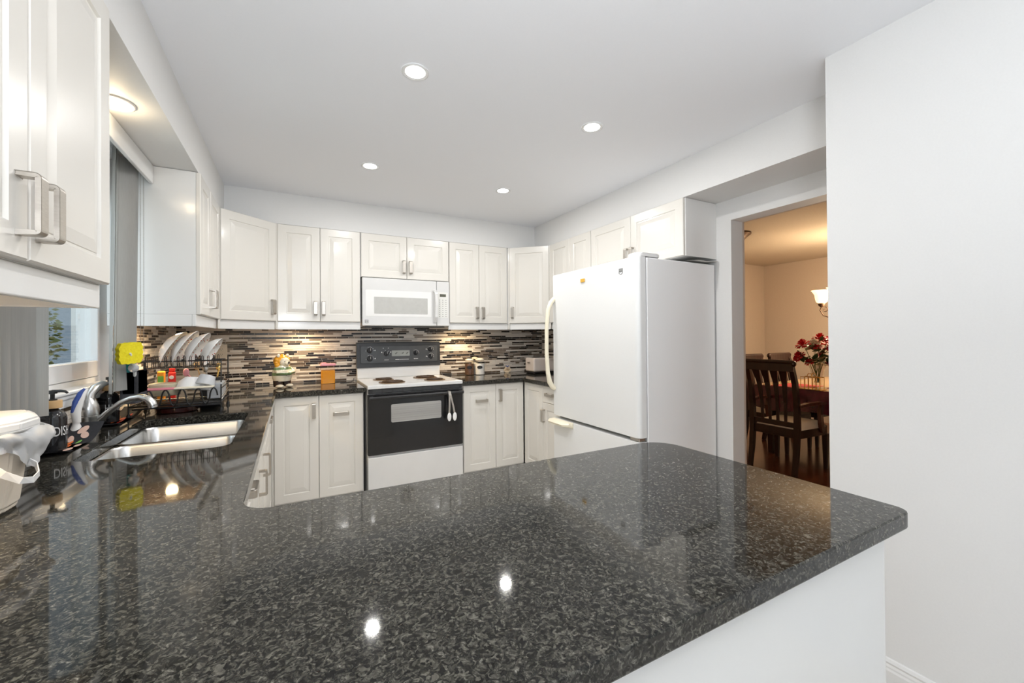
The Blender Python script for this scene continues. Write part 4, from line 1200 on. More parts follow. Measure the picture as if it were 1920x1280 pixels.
# ------------------------------------------------------------------ fridge
def fridge():
    y0, y1, xf, xb, zt = 1.800, 2.715, 1.808, 2.505, 1.772
    t = thing('refrigerator', 'white bottom-freezer refrigerator with cream handles beside the dining opening', 'refrigerator', ((xf + xb) / 2, (y0 + y1) / 2, 0))
    b = new(); box(b, (xf + 0.07, y0, 0.03), (xb, y1, zt - 0.004), 0.006, 2); obj('body', b, M['fridge_side'], t)
    b = new(); box(b, (xf + 0.075, y0 + 0.02, 0.0), (xb - 0.05, y1 - 0.02, 0.03)); obj('kick_base', b, M['black'], t)
    zs = 0.672
    b = new()
    prism(b, [(xf + 0.062, y1 - 0.002), (xf + 0.062, y0 + 0.002)] + arc(xf + 0.026, y0 + 0.028, 0.026, -HP, -math.pi, 8) + arc(xf + 0.012, y1 - 0.014, 0.012, math.pi, HP, 4), zs + 0.012, zt, bevel=0.003)
    d = obj('upper_door', b, M['fridge'], t)
    b = new(); prism(b, [(xf + 0.062, y1 - 0.002), (xf + 0.062, y0 + 0.002)] + arc(xf + 0.026, y0 + 0.028, 0.026, -HP, -math.pi, 8) + arc(xf + 0.012, y1 - 0.014, 0.012, math.pi, HP, 4), 0.06, zs - 0.012, bevel=0.003)
    fd = obj('freezer_drawer', b, M['fridge'], t)
    b = new(); box(b, (xf + 0.058, y0 + 0.01, 0.062), (xf + 0.074, y1 - 0.01, zt - 0.01)); obj('gasket', b, M['print_grey'], t)
    # bow handle on the upper door (far edge)
    hy = y1 - 0.022
    b = new()
    pts = [(xf + 0.004, hy, 1.588), (xf - 0.030, hy - 0.002, 1.560), (xf - 0.055, hy, 1.50), (xf - 0.068, hy + 0.002, 1.36), (xf - 0.070, hy + 0.002, 1.18), (xf - 0.062, hy, 1.02), (xf - 0.045, hy, 0.94), (xf - 0.018, hy, 0.90), (xf + 0.004, hy, 0.885)]
    tube(b, pts, [0.020, 0.018, 0.016, 0.015, 0.015, 0.016, 0.020, 0.020, 0.016], 12)
    obj('door_handle', b, M['bisque'], d, label='cream bow handle')
    # scoop handle on the freezer drawer
    b = new()
    A = []
    prof = [(0, 0.000), (-0.058, -0.004), (-0.076, -0.014), (-0.068, -0.028), (-0.034, -0.038), (0, -0.042)]
    for y, k in ((y1 - 0.01, 0.75), (y1 - 0.04, 1.0), (y1 - 0.21, 1.0), (y1 - 0.25, 0.5), (y1 - 0.262, 0.1)):
        A.append([b.verts.new((xf + 0.001 + x * k, y, zs - 0.012 + z)) for x, z in prof])
    for P, Q in zip(A, A[1:]):
        for k in range(len(prof) - 1): f = b.faces.new((P[k], P[k + 1], Q[k + 1], Q[k])); f.smooth = True
    b.faces.new(A[0]); b.faces.new(A[-1][::-1])
    obj('drawer_handle', b, M['bisque'], fd, label='cream scoop handle')
    b = new(); box(b, (xf + 0.01, y0 + 0.012, zs - 0.010), (xf + 0.06, y0 + 0.09, zs + 0.010), 0.003, 1); obj('middle_hinge', b, M['steel'], t)
    b = new(); prism(b, rrect(xf + 0.008, y0 + 0.004, xf + 0.20, y0 + 0.11, 0.035, 5), zt + 0.002, zt + 0.024, bevel=0.005)
    obj('hinge_cover', b, M['white'], t)
    # badge (shield outline) and gold magnet
    b = new(); by, bz = 1.945, 1.700
    box(b, (xf - 0.0015, by - 0.017, bz - 0.006), (xf + 0.001, by + 0.017, bz + 0.016), mi=0)
    box(b, (xf - 0.0022, by - 0.013, bz + 0.004), (xf - 0.0014, by + 0.013, bz + 0.008), mi=1)
    for s in (-1, 1):
        tube(b, [(xf - 0.0005, by + s * 0.016, bz - 0.006), (xf - 0.0005, by + s * 0.016, bz - 0.013), (xf - 0.0005, by, bz - 0.021)], 0.0022, 5)
    obj('badge', b, [M['print_grey'], M['display']], d)
    m_ = thing('fridge_magnet', 'small gold rectangular magnet on the fridge door', 'magnet', (xf - 0.006, 2.325, 1.685))
    b = new(); box(b, (xf - 0.008, 2.303, 1.675), (xf - 0.0005, 2.346, 1.700), 0.002, 1); obj('plaque', b, M['badge_gold'], m_)
    # papers on top
    pp = thing('paper_sheets', 'folded white papers lying on top of the fridge, sticking out', 'paper', (2.33, 1.86, zt))
    for k, (dz, c0) in enumerate(((0.0, 0), (0.003, 0.025))):
        b = new()
        def f(u, v, dz=dz, c0=c0):
            return Vector((2.28 - c0 + 0.235 * u, 1.775 + c0 + 0.24 * v, zt + 0.001 + dz + 0.018 * (1 - v) * (0.4 + 0.6 * u) * (0.5 if k else 0.8) + 0.003 * math.sin(9 * u)))
        grid(b, f, 8, 5); solid(b, 0.0008); obj('sheet', b, M['paper'], pp)
fridge()

# ------------------------------------------------------------------ dish rack and contents
RX0, RX1, RY0, RY1 = -0.712, -0.338, 2.665, 2.93
def rack():
    t = thing('dish_rack', 'two-tier black wire dish rack in the corner beyond the sink', 'dish rack', ((RX0 + RX1) / 2, (RY0 + RY1) / 2, ZK))
    r = 0.0032
    # corner posts
    for (px, py, top) in ((RX0, RY0, 1.04), (RX1, RY0, 1.055), (RX0, RY1, 1.20), (RX1, RY1, 1.20)):
        b = new(); tube(b, [(px, py, ZK + 0.004), (px, py, top)], r, 8); lathe(b, [(0.008, 0), (0.009, 0.01), (0.005, 0.02)], (px, py, ZK), 10)
        obj('post', b, M['wire'], t)
    for px in (RX0 + 0.03, RX1 - 0.015):
        b = new(); tube(b, [(px, RY0 + 0.12, 0.955), (px, RY0 + 0.12, 1.178)], r, 8); obj('post', b, M['wire'], t)
    # lower tray
    b = new(); box(b, (RX0 + 0.01, RY0 + 0.005, 0.945), (RX1 - 0.005, RY1 - 0.005, 0.952), 0.002, 1)
    obj('drip_tray', b, M['black'], t)
    b = new()
    for z in (0.962, 1.035):
        tube(b, [(RX0, RY0, z), (RX0, RY1, z), (RX1, RY1, z), (RX1, RY0, z)], r, 8)
    tube(b, [(RX0, RY0, 0.962), (RX1, RY0, 0.962)], r, 8)
    for k in range(5):
        y = RY0 + 0.03 + k * 0.05
        tube(b, [(RX0, y, 0.962), (RX1, y, 0.962)], 0.0022, 6)
    obj('lower_basket', b, M['wire'], t)
    # serpentine front wire
    b = new()
    pts = []
    for i in range(97):
        u = i / 96
        ph = u * 4.5 * 2 * math.pi
        s = math.sin(ph)
        s = math.copysign(abs(s) ** 0.6, s)
        pts.append((RX0 + 0.06 + (RX1 - RX0 - 0.075) * u, RY0 - 0.003, 0.998 + 0.040 * s))
    tube(b, pts, 0.0036, 8); obj('front_wire', b, M['wire'], t)
    # side rungs on the right end
    b = new()
    for z in (0.985, 1.0, 1.05):
        tube(b, [(RX1, RY0, z - 0.012), (RX1 + 0.001, RY1, z + 0.012)], 0.0024, 6)
    obj('end_rungs', b, M['steel'], t)
    # upper tier
    U0_, U1_ = RY0 + 0.12, RY1
    zt = 1.178
    b = new()
    tube(b, [(RX0 + 0.0, U0_, zt), (RX1 - 0.012, U0_, zt), (RX1 - 0.012, U1_, zt), (RX0, U1_, zt)], r, 8, closed=True)
    tube(b, [(RX0 + 0.03, U0_, zt - 0.035), (RX1 - 0.03, U0_, zt - 0.035), (RX1 - 0.03, U1_, zt - 0.035), (RX0 + 0.03, U1_, zt - 0.035)], 0.0024, 8, closed=True)
    for k in range(12):
        x = RX0 + 0.035 + k * 0.0262
        for y in (U0_, U1_):
            tube(b, [(x, y, zt - 0.035), (x, y, zt + 0.022), (x + 0.004, y, zt + 0.027), (x + 0.008, y, zt + 0.022), (x + 0.008, y, zt - 0.035)], 0.0018, 6)
        tube(b, [(x + 0.004, U0_, zt - 0.035), (x + 0.004, U1_, zt - 0.035)], 0.0018, 6)
    obj('plate_rack', b, M['wire'], t)
    # plates
    yc = (U0_ + U1_) / 2
    for k, (px, r_, lab) in enumerate(((-0.625, 0.108, 'first deep white plate from the left on the rack, brown rim sprig'), (-0.575, 0.110, 'second deep white plate from the left on the rack, tallest'),
                                       (-0.515, 0.104, 'third deep white plate from the left on the rack, red flower specks'), (-0.440, 0.086, 'smallest plate, rightmost on the dish rack, red specks'))):
        ax = Vector((0.86, -0.06, -0.48)).normalized()
        up = Vector((0, 0, 1)) - ax * ax.z
        up.normalize()
        low = Vector((px, yc, zt - 0.030))
        c = low + up * r_
        d = 0.042
        c0 = c - ax * d
        p = thing('plate', lab, 'plate', low, group='plates drying on the rack')
        b = new()
        lathe(b, [(0, 0.0), (r_ * 0.5, 0.0), (r_ * 0.58, 0.006), (r_ * 0.80, 0.020), (r_, d), (r_ - 0.001, d + 0.002)], c0, 40, axis=ax, caps=False)
        obj('back', b, M['plate'], p)
        b = new()
        lathe(b, [(r_ - 0.001, d + 0.002), (r_ * 0.78, 0.024), (r_ * 0.56, 0.010), (0, 0.008)], c0, 40, axis=ax, caps=False)
        obj('face', b, M['sprig'], p)
    # hanging cutlery caddy at the left end of the rack
    cd = thing('utensil_caddy', 'black utensil caddy hooked on the left end of the dish rack', 'caddy', (-0.665, 2.60, 1.020))
    b = new()
    prism(b, rrect(-0.700, 2.500, -0.635, 2.655, 0.012, 4), 1.000, 1.145)
    top = max(b.faces, key=lambda f: f.calc_center_median().z)
    rr = bmesh.ops.inset_region(b, faces=[top], thickness=0.003)
    bmesh.ops.translate(b, verts=top.verts[:], vec=(0, 0, -0.10))
    obj('cup', b, M['mat_dark'], cd)
    b = new(); box(b, (-0.648, 2.645, 1.095), (-0.638, 2.655, 1.155)); box(b, (-0.645, 2.64, 1.075), (-0.635, 2.67, 1.080)); obj('hook', b, M['black'], cd)
    sp_ = thing('sponge_wand', 'yellow scalloped sponge scrubber standing in the black caddy', 'sponge', (-0.665, 2.575, 1.045))
    b = new()
    n = 24
    cx_, cy_, cz_ = -0.648, 2.44, 1.235
    ring0, ring1 = [], []
    dx, dy = 0.80, 0.60
    for i in range(n * 3):
        a = 2 * math.pi * i / (n * 3)
        k = (abs(math.cos(a)) ** 5 + abs(math.sin(a)) ** 5) ** -0.2
        rr = k * (1 + 0.04 * math.cos(14 * a))
        u, v = 0.042 * rr * math.cos(a), 0.047 * rr * math.sin(a) + 0.010 * math.cos(a) * 0.4
        ring0.append(b.verts.new((cx_ + dx * u + 0.010, cy_ + dy * u - 0.012, cz_ + v)))
        ring1.append(b.verts.new((cx_ + dx * u - 0.010, cy_ + dy * u + 0.012, cz_ + v)))
    b.faces.new(ring0); b.faces.new(ring1[::-1])
    for i in range(n * 3): b.faces.new((ring0[i], ring0[(i + 1) % (n * 3)], ring1[(i + 1) % (n * 3)], ring1[i]))
    es = [e for e in b.edges if e.calc_face_angle(0) > 1.0]
    bmesh.ops.bevel(b, geom=es, offset=0.006, segments=2, affect='EDGES')
    obj('sponge', b, M['yellow'], sp_)
    b = new(); tube(b, [(-0.665, 2.575, 1.035), (cx_ + 0.008, cy_ + 0.04, 1.16), (cx_ + 0.008, cy_ - 0.018, 1.235)], [0.007, 0.006, 0.004], 8); obj('handle', b, M['white'], sp_)
    b = new(); ball(b, (cx_ + 0.004, cy_ + 0.04, 1.165), 0.020, s=(1, 1, 1)); obj('soap_dispenser', b, M['clear_grey'], sp_)
    br = thing('scrub_brush', 'teal-handled scrub brush leaning in the black caddy beside the yellow sponge', 'brush', (-0.678, 2.59, 1.035))
    b = new(); tube(b, [(-0.678, 2.59, 1.025), (-0.672, 2.535, 1.105), (-0.662, 2.47, 1.205)], [0.007, 0.009, 0.008], 10); obj('handle', b, M['teal'], br)
    # lower basket contents
    bd = thing('cutting_board', 'thin pink and cream cutting board lying across the front of the dish rack', 'cutting board', (-0.55, RY0 + 0.03, 1.04))
    b = new(); box(b, (-0.74, RY0 - 0.012, 1.0395), (-0.535, RY0 + 0.05, 1.047), 0.002, 1); obj('pink_half', b, M['pink_board'], bd)
    b = new(); box(b, (-0.535, RY0 - 0.012, 1.0395), (-0.372, RY0 + 0.05, 1.0475), 0.002, 1); obj('cream_half', b, M['cream_board'], bd)
    b = new(); lathe(b, [(0.062, 0), (0.066, 0.003), (0.066, 0.060), (0.062, 0.063), (0.0, 0.063)], (-0.600, RY0 + 0.13, 1.0), 32)
    tag(obj('round_container', b, M['beige']), 'round beige plastic container in the dish rack, left of the white bowl', 'container')
    ax = Vector((0.35, -0.55, 0.2)).normalized()
    b = new(); lathe(b, [(0.075, 0), (0.078, 0.003), (0.068, 0.04), (0.045, 0.065), (0.0, 0.07)], (-0.475, RY0 + 0.11, 1.022), 32, axis=(0.12, 0.15, 1))
    tag(obj('upturned_bowl', b, M['bowl_white']), 'white bowl turned upside down in the dish rack', 'bowl')
    b = new(); lathe(b, [(0.040, 0), (0.044, 0.002), (0.036, 0.05), (0.034, 0.052), (0, 0.052)], (-0.418, RY0 + 0.06, 1.048), 24, axis=(0.25, 0.3, 1))
    tag(obj('plastic_cup', b, M['clear_grey']), 'cloudy plastic cup overlapping the white bowl in the dish rack', 'cup')
    b = new(); box(b, (-0.415, RY0 + 0.10, 0.968), (-0.345, RY1 - 0.02, 1.055), 0.006, 2)
    tag(obj('plastic_box', b, M['clear_grey']), 'clear plastic food box at the right end of the dish rack', 'container')
    # packets on the counter behind
    pk = thing('seasoning_jar', 'small orange jar with green label behind the dish rack', 'jar', (-0.665, 3.04, ZK))
    b = new(); box(b, (-0.684, 3.02, ZK), (-0.650, 3.05, 1.112), 0.006, 2); obj('body', b, M['orange_p'], pk)
    b = new(); box(b, (-0.680, 3.0185, 1.045), (-0.654, 3.0198, 1.085)); obj('label', b, M['green_p'], pk)
    pk = thing('seasoning_jar', 'small red jar with black and white seal behind the dish rack', 'jar', (-0.612, 3.05, ZK))
    b = new(); box(b, (-0.636, 3.03, ZK), (-0.604, 3.06, 1.105), 0.006, 2); obj('body', b, M['red_p'], pk)
    b = new(); box(b, (-0.633, 3.033, 1.105), (-0.607, 3.057, 1.128), 0.004, 2); obj('cap', b, M['red_p'], pk)
    b = new(); lathe(b, [(0.011, 0), (0.011, 0.001)], (-0.620, 3.0298, 1.075), 18, axis=(0, -1, 0)); obj('seal', b, M['print_white'], pk)
    # utensil bundle
    cup = thing('cutlery_cup', 'black cutlery cup at the back right of the dish rack', 'cup', (-0.42, RY1 + 0.02, 0.97))
    b = new(); prism(b, rrect(-0.475, RY1 + 0.006, -0.365, RY1 + 0.075, 0.012, 4), ZK, 1.07); obj('cup', b, M['black'], cup)
    rng = random.Random(2)
    specs = [('wooden_spoon', 'wood_tan', 'wooden spoon leaning in the cutlery cup, bowl end up', -0.455, 0.150, -0.035), ('serving_spoon', 'steel', 'steel serving spoon leaning in the cutlery cup', -0.43, 0.135, -0.02),
             ('serving_fork', 'gold', 'brass-toned serving spoon leaning right in the cutlery cup', -0.405, 0.14, 0.02), ('salad_spoon', 'pink', 'pink-tipped plastic spoon leaning left in the cutlery cup', -0.465, 0.115, -0.075)]
    for nm, mm, lab, x, h, lean in specs:
        b = new()
        p0 = Vector((x, RY1 + 0.04, 0.99)); p1 = Vector((x + lean, RY1 + 0.03, 0.99 + h))
        tube(b, [p0, p1], 0.004, 8); ball(b, p1, 0.019, s=(0.8, 0.3, 1.25), seg=12)
        tag(obj(nm, b, M[mm]), lab, 'utensil')
    # dark pan stored underneath
    pn = thing('saucepan', 'dark maroon saucepan tucked under the dish rack', 'pan', (-0.53, 2.82, ZK))
    b = new(); lathe(b, [(0.085, 0), (0.09, 0.004), (0.092, 0.026), (0.089, 0.027), (0.086, 0.005), (0, 0.004)], (-0.55, 2.80, ZK), 32, caps=False); obj('pot', b, M['maroon'], pn)
    b = new(); tube(b, [(-0.46, 2.79, ZK + 0.02), (-0.40, 2.775, ZK + 0.025), (-0.352, 2.765, ZK + 0.024)], [0.008, 0.012, 0.009], 10); obj('handle', b, M['black'], pn)
rack()

# ------------------------------------------------------------------ outlets
def outlet(label, c, n, u):
    t = thing('wall_outlet', label, 'outlet', c)
    c, n, u = Vector(c), Vector(n), Vector(u)
    Z = Vector((0, 0, 1))
    def bx(b, a0, a1, h0, h1, d0, d1, bev=0):
        P = [c + u * a + Z * h + n * d for a in (a0, a1) for h in (h0, h1) for d in (d0, d1)]
        lo = [min(p[i] for p in P) for i in range(3)]; hi = [max(p[i] for p in P) for i in range(3)]
        box(b, lo, hi, bev, 1)
    b = new(); bx(b, -0.039, 0.039, -0.060, 0.060, 0, 0.006, 0.002); obj('cover_plate', b, M['outlet'], t)
    for s in (-1, 1):
        b = new(); bx(b, -0.017, 0.017, s * 0.021 - 0.015, s * 0.021 + 0.015, 0.006, 0.008, 0.001); so = obj('socket', b, M['outlet'], t)
        b = new(); bx(b, -0.008, -0.006, s * 0.021 - 0.002, s * 0.021 + 0.007, 0.008, 0.0085); bx(b, 0.006, 0.008, s * 0.021 - 0.002, s * 0.021 + 0.007, 0.008, 0.0085); bx(b, -0.002, 0.002, s * 0.021 - 0.011, s * 0.021 - 0.007, 0.008, 0.0085)
        obj('slots', b, M['dark_gap'], so)
outlet('almond duplex outlet on the mosaic wall above the dish rack', (-0.503, YB - 0.0098, 1.190), (0, -1, 0), (1, 0, 0))

# ------------------------------------------------------------------ lion figurine
def lion():
    x, y = -0.075, 3.70
    t = thing('lion_figurine', 'ceramic orange-maned lion figurine in green striped sweater on the counter', 'figurine', (x, y, ZK), 0.62)
    sw = [(0.0, (0.80, 0.73, 0.58)), (0.104, (0.17, 0.25, 0.11)), (0.126, (0.80, 0.73, 0.58)), (0.152, (0.17, 0.25, 0.11)), (0.168, (0.80, 0.73, 0.58)), (0.184, (0.17, 0.25, 0.11))]
    ms = banded('striped sweater glaze', [a for a, _ in sw], [c for _, c in sw])
    b = new()
    lathe(b, [(0.02, 0.050), (0.066, 0.056), (0.078, 0.085), (0.080, 0.115), (0.074, 0.145), (0.062, 0.172), (0.048, 0.192), (0.03, 0.198)], (0, 0, 0), 32, sy=0.85)
    obj('sweater', b, ms, t, world=False)
    b = new()
    for s in (-1, 1): lathe(b, [(0.034, 0.012), (0.036, 0.03), (0.038, 0.062)], (s * 0.036, 0, 0), 20)
    obj('trousers', b, M['lion_dark'], t, world=False)
    b = new()
    for s in (-1, 1): ball(b, (s * 0.042, -0.030, 0.016), 0.032, s=(0.9, 1.25, 0.5))
    obj('feet', b, M['lion_cream'], t, world=False)
    b = new(); ball(b, (0, 0.012, 0.222), 0.062, seg=24, s=(1.0, 0.88, 0.90))
    for k in range(7):
        a = -0.3 + k * (math.pi + 0.6) / 6
        ball(b, (0.050 * math.cos(a), 0.000, 0.222 + 0.040 * math.sin(a)), 0.020)
    ball(b, (-0.045, -0.005, 0.19), 0.022); ball(b, (0.045, -0.005, 0.19), 0.020)
    mn = obj('mane', b, M['lion_orange'], t, world=False)
    b = new(); ball(b, (0.004, -0.028, 0.214), 0.043, seg=20, s=(1.0, 0.75, 0.95)); ball(b, (0.006, -0.062, 0.203), 0.020, s=(1.1, 0.8, 0.8))
    fc_ = obj('face', b, M['lion_cream'], mn, world=False)
    b = new(); ball(b, (0.007, -0.080, 0.210), 0.009); obj('nose', b, M['lion_dark'], mn, world=False)
    b = new()
    for s in (-1, 1): ball(b, (0.004 + s * 0.019, -0.058, 0.224), 0.0038)
    obj('eyes', b, M['lion_dark'], mn, world=False)
    b = new()
    for s in (-1, 1): ball(b, (s * 0.040, -0.012, 0.268), 0.015, s=(1, 0.6, 1))
    obj('ears', b, M['lion_cream'], mn, world=False)
    b = new()
    for s in (-1, 1): tube(b, [(s * 0.062, -0.01, 0.160), (s * 0.070, -0.045, 0.130), (s * 0.018, -0.074, 0.122)], [0.018, 0.018, 0.015], 12); ball(b, (s * 0.014, -0.078, 0.122), 0.017)
    obj('arms', b, ms, t, world=False)
lion()
bpy.data.objects['lion_figurine'].scale = (0.93, 0.93, 0.93)

# ------------------------------------------------------------------ juice container
def juice():
    x, y = 0.262, 3.83
    t = thing('juice_container', 'orange juice container with pink lid near the stove', 'container', (x, y, ZK))
    W_, D_ = 0.056, 0.042
    b = new(); prism(b, rrect(x - W_, y - D_, x + W_, y + D_, 0.012, 4), ZK, ZK + 0.152); obj('container', b, M['juice_plastic'], t)
    b = new(); prism(b, rrect(x - W_ + 0.002, y - D_ + 0.002, x + W_ - 0.002, y + D_ - 0.002, 0.011, 4), ZK + 0.002, ZK + 0.112); obj('juice', b, M['juice'], t)
    b = new(); prism(b, rrect(x - W_ - 0.004, y - D_ - 0.004, x + W_ + 0.004, y + D_ + 0.004, 0.014, 4), ZK + 0.150, ZK + 0.168, bevel=0.004)
    prism(b, rrect(x - W_ + 0.004, y - D_ + 0.01, x - 0.01, y + D_ - 0.01, 0.010, 4), ZK + 0.167, ZK + 0.176, bevel=0.003)
    obj('lid', b, M['pink'], t)
    b = new(); tube(b, [(0.36, 3.82, ZK + 0.004), (0.40, 3.80, ZK + 0.004), (0.445, 3.825, ZK + 0.004), (0.475, 3.89, ZK + 0.006), (0.484, 3.95, ZK + 0.02)], 0.0032, 6)
    tag(obj('power_cord', b, M['black']), 'thin black cord lying on the counter between juice container and stove', 'cord')
juice()

# ------------------------------------------------------------------ jars, rose, toaster
def jar(label, x, y, fill, r=0.048, h=0.165, lab=True):
    t = thing('glass_jar', label, 'jar', (x, y, ZK))
    b = new(); lathe(b, [(r - 0.003, 0.002), (r, 0.006), (r, h * 0.76), (r * 0.86, h * 0.84), (r * 0.80, h * 0.88)], (x, y, ZK), 28); obj('jar', b, M['glass'], t)
    b = new(); lathe(b, [(r - 0.005, 0.003), (r - 0.0025, 0.006), (r - 0.0025, h * 0.68), (0, h * 0.68)], (x, y, ZK), 28); obj('contents', b, M[fill], t)
    b = new(); lathe(b, [(r * 0.84, h * 0.88), (r * 0.88, h * 0.89), (r * 0.88, h * 0.95), (r * 0.4, h), (0, h)], (x, y, ZK), 28); obj('lid', b, M['outlet'], t)
    if lab:
        a0 = math.atan2(-y, -x)
        b = new()
        n = 16
        V = []
        for i in range(n + 1):
            s = -1 + 2 * i / n
            hh = 0.0165 * (1 - 0.35 * abs(s)) * (0.75 if abs(s) > 0.8 else 1)
            a = a0 + s * 0.027 / r
            V.append([b.verts.new((x + (r + 0.0006) * math.cos(a), y + (r + 0.0006) * math.sin(a), ZK + h * 0.47 + q * hh)) for q in (-1, 1)])
        for A, B in zip(V, V[1:]): b.faces.new((A[0], B[0], B[1], A[1]))
        obj('label', b, M['label_black'], t)
        tb = text('SUGAR' if fill == 'sugar' else 'COFFEE', 0.0095)
        for v in tb.verts:
            a = a0 + v.co.x / r
            rr = r + 0.0010 - v.co.y * 0.2
            v.co = Vector((x + rr * math.cos(a), y + rr * math.sin(a), ZK + h * 0.47 + v.co.z))
        tb.free()
jar('glass jar of brown coffee with black label, right of the stove', 1.580, 3.89, 'coffee')
jar('glass jar of white sugar with black label, beside the coffee jar', 1.681, 3.86, 'sugar', r=0.050, h=0.167)
jar('plain lidded jar half hidden behind the coffee and sugar jars', 1.662, 3.945, 'sugar', r=0.036, h=0.178, lab=False)

def petal_bloom(b, c, r, rng, mi=0, up=Vector((0, 0, 1))):
    u, v = frame_of(up)
    for ring, (cnt, rad, open_, ht) in enumerate(((3, 0.35, 0.1, 0.95), (5, 0.62, 0.35, 0.80), (6, 0.95, 0.8, 0.55), (7, 1.0, 1.1, 0.30))):
        for k in range(cnt):
            a = 2 * math.pi * (k + 0.5 * (ring % 2)) / cnt + rng.uniform(-0.15, 0.15)
            wd = 2.6 / cnt
            def f(s, t_):
                aa = a + (s - 0.5) * 2 * wd * (0.55 + 0.45 * math.sin(math.pi * min(1, t_ * 0.9)))
                q = rad * r * (0.30 + 0.70 * math.sin(t_ * HP)) * (1 + open_ * 0.25 * t_ * t_)
                z = r * (-0.45 + ht * 1.15 * t_ - open_ * 0.35 * t_ ** 4)
                edge = 0.04 * r * math.sin(5 * s + k)
                return c + u * (q * math.cos(aa)) + v * (q * math.sin(aa)) + up * (z + edge)
            grid(b, f, 4, 4, mi)

def rose_glass():
    x, y = 2.035, 3.93
    t = thing('rose_ornament', 'cream rose in a small glass cup on the right counter', 'ornament', (x, y, ZK))
    b = new(); lathe(b, [(0.034, 0), (0.036, 0.003), (0.036, 0.004), (0.038, 0.07)], (x, y, ZK), 24, caps=False); obj('cup', b, M['glass'], t)
    rng = random.Random(1)
    b = new(); petal_bloom(b, Vector((x, y, ZK + 0.038)), 0.032, rng, 0, Vector((-0.3, -0.6, 0.7)).normalized()); obj('bloom', b, M['rose_cream'], t, fix=False)
    b = new()
    for a in (0.3, 2.2): tube(b, [(x, y, ZK + 0.06), (x + 0.02 * math.cos(a), y + 0.02 * math.sin(a), ZK + 0.074)], [0.006, 0.003], 6)
    obj('ribbon', b, M['blue'], t)
rose_glass()

def toaster():
    x0, x1, y0, y1 = 2.165, 2.44, 3.60, 3.78
    t = thing('toaster', 'pale pink toaster on a black base partly behind the fridge handle', 'toaster', ((x0 + x1) / 2, (y0 + y1) / 2, ZK))
    b = new(); box(b, (x0 + 0.006, y0 + 0.006, ZK + 0.004), (x1 - 0.006, y1 - 0.006, ZK + 0.022), 0.004, 2); obj('base', b, M['black'], t)
    for sx in (x0 + 0.02, x1 - 0.02):
        for sy in (y0 + 0.02, y1 - 0.02):
            b = new(); lathe(b, [(0.009, 0), (0.009, 0.006)], (sx, sy, ZK), 10); obj('foot', b, M['black'], t)
    b = new(); box(b, (x0, y0, ZK + 0.020), (x1, y1, ZK + 0.165), 0.020, 4); obj('shell', b, M['toaster'], t)
    b = new()
    for k in (0, 1): box(b, (x0 + 0.04, y0 + 0.035 + k * 0.065, ZK + 0.1645), (x1 - 0.04, y0 + 0.07 + k * 0.065, ZK + 0.166))
    obj('slot', b, M['dark_gap'], t)
    b = new(); box(b, (x0 - 0.014, (y0 + y1) / 2 - 0.02, ZK + 0.11), (x0 + 0.004, (y0 + y1) / 2 + 0.02, ZK + 0.122), 0.003, 1); obj('lever', b, M['steel'], t)
toaster()
b = new(); lathe(b, [(0.045, 0), (0.048, 0.004), (0.048, 0.15), (0.04, 0.165), (0.012, 0.17), (0.012, 0.185), (0, 0.187)], (2.44, 3.40, ZK), 24)
tag(obj('copper_canister', b, M['copper']), 'copper canister glimpsed between the fridge handle and fridge door', 'canister')

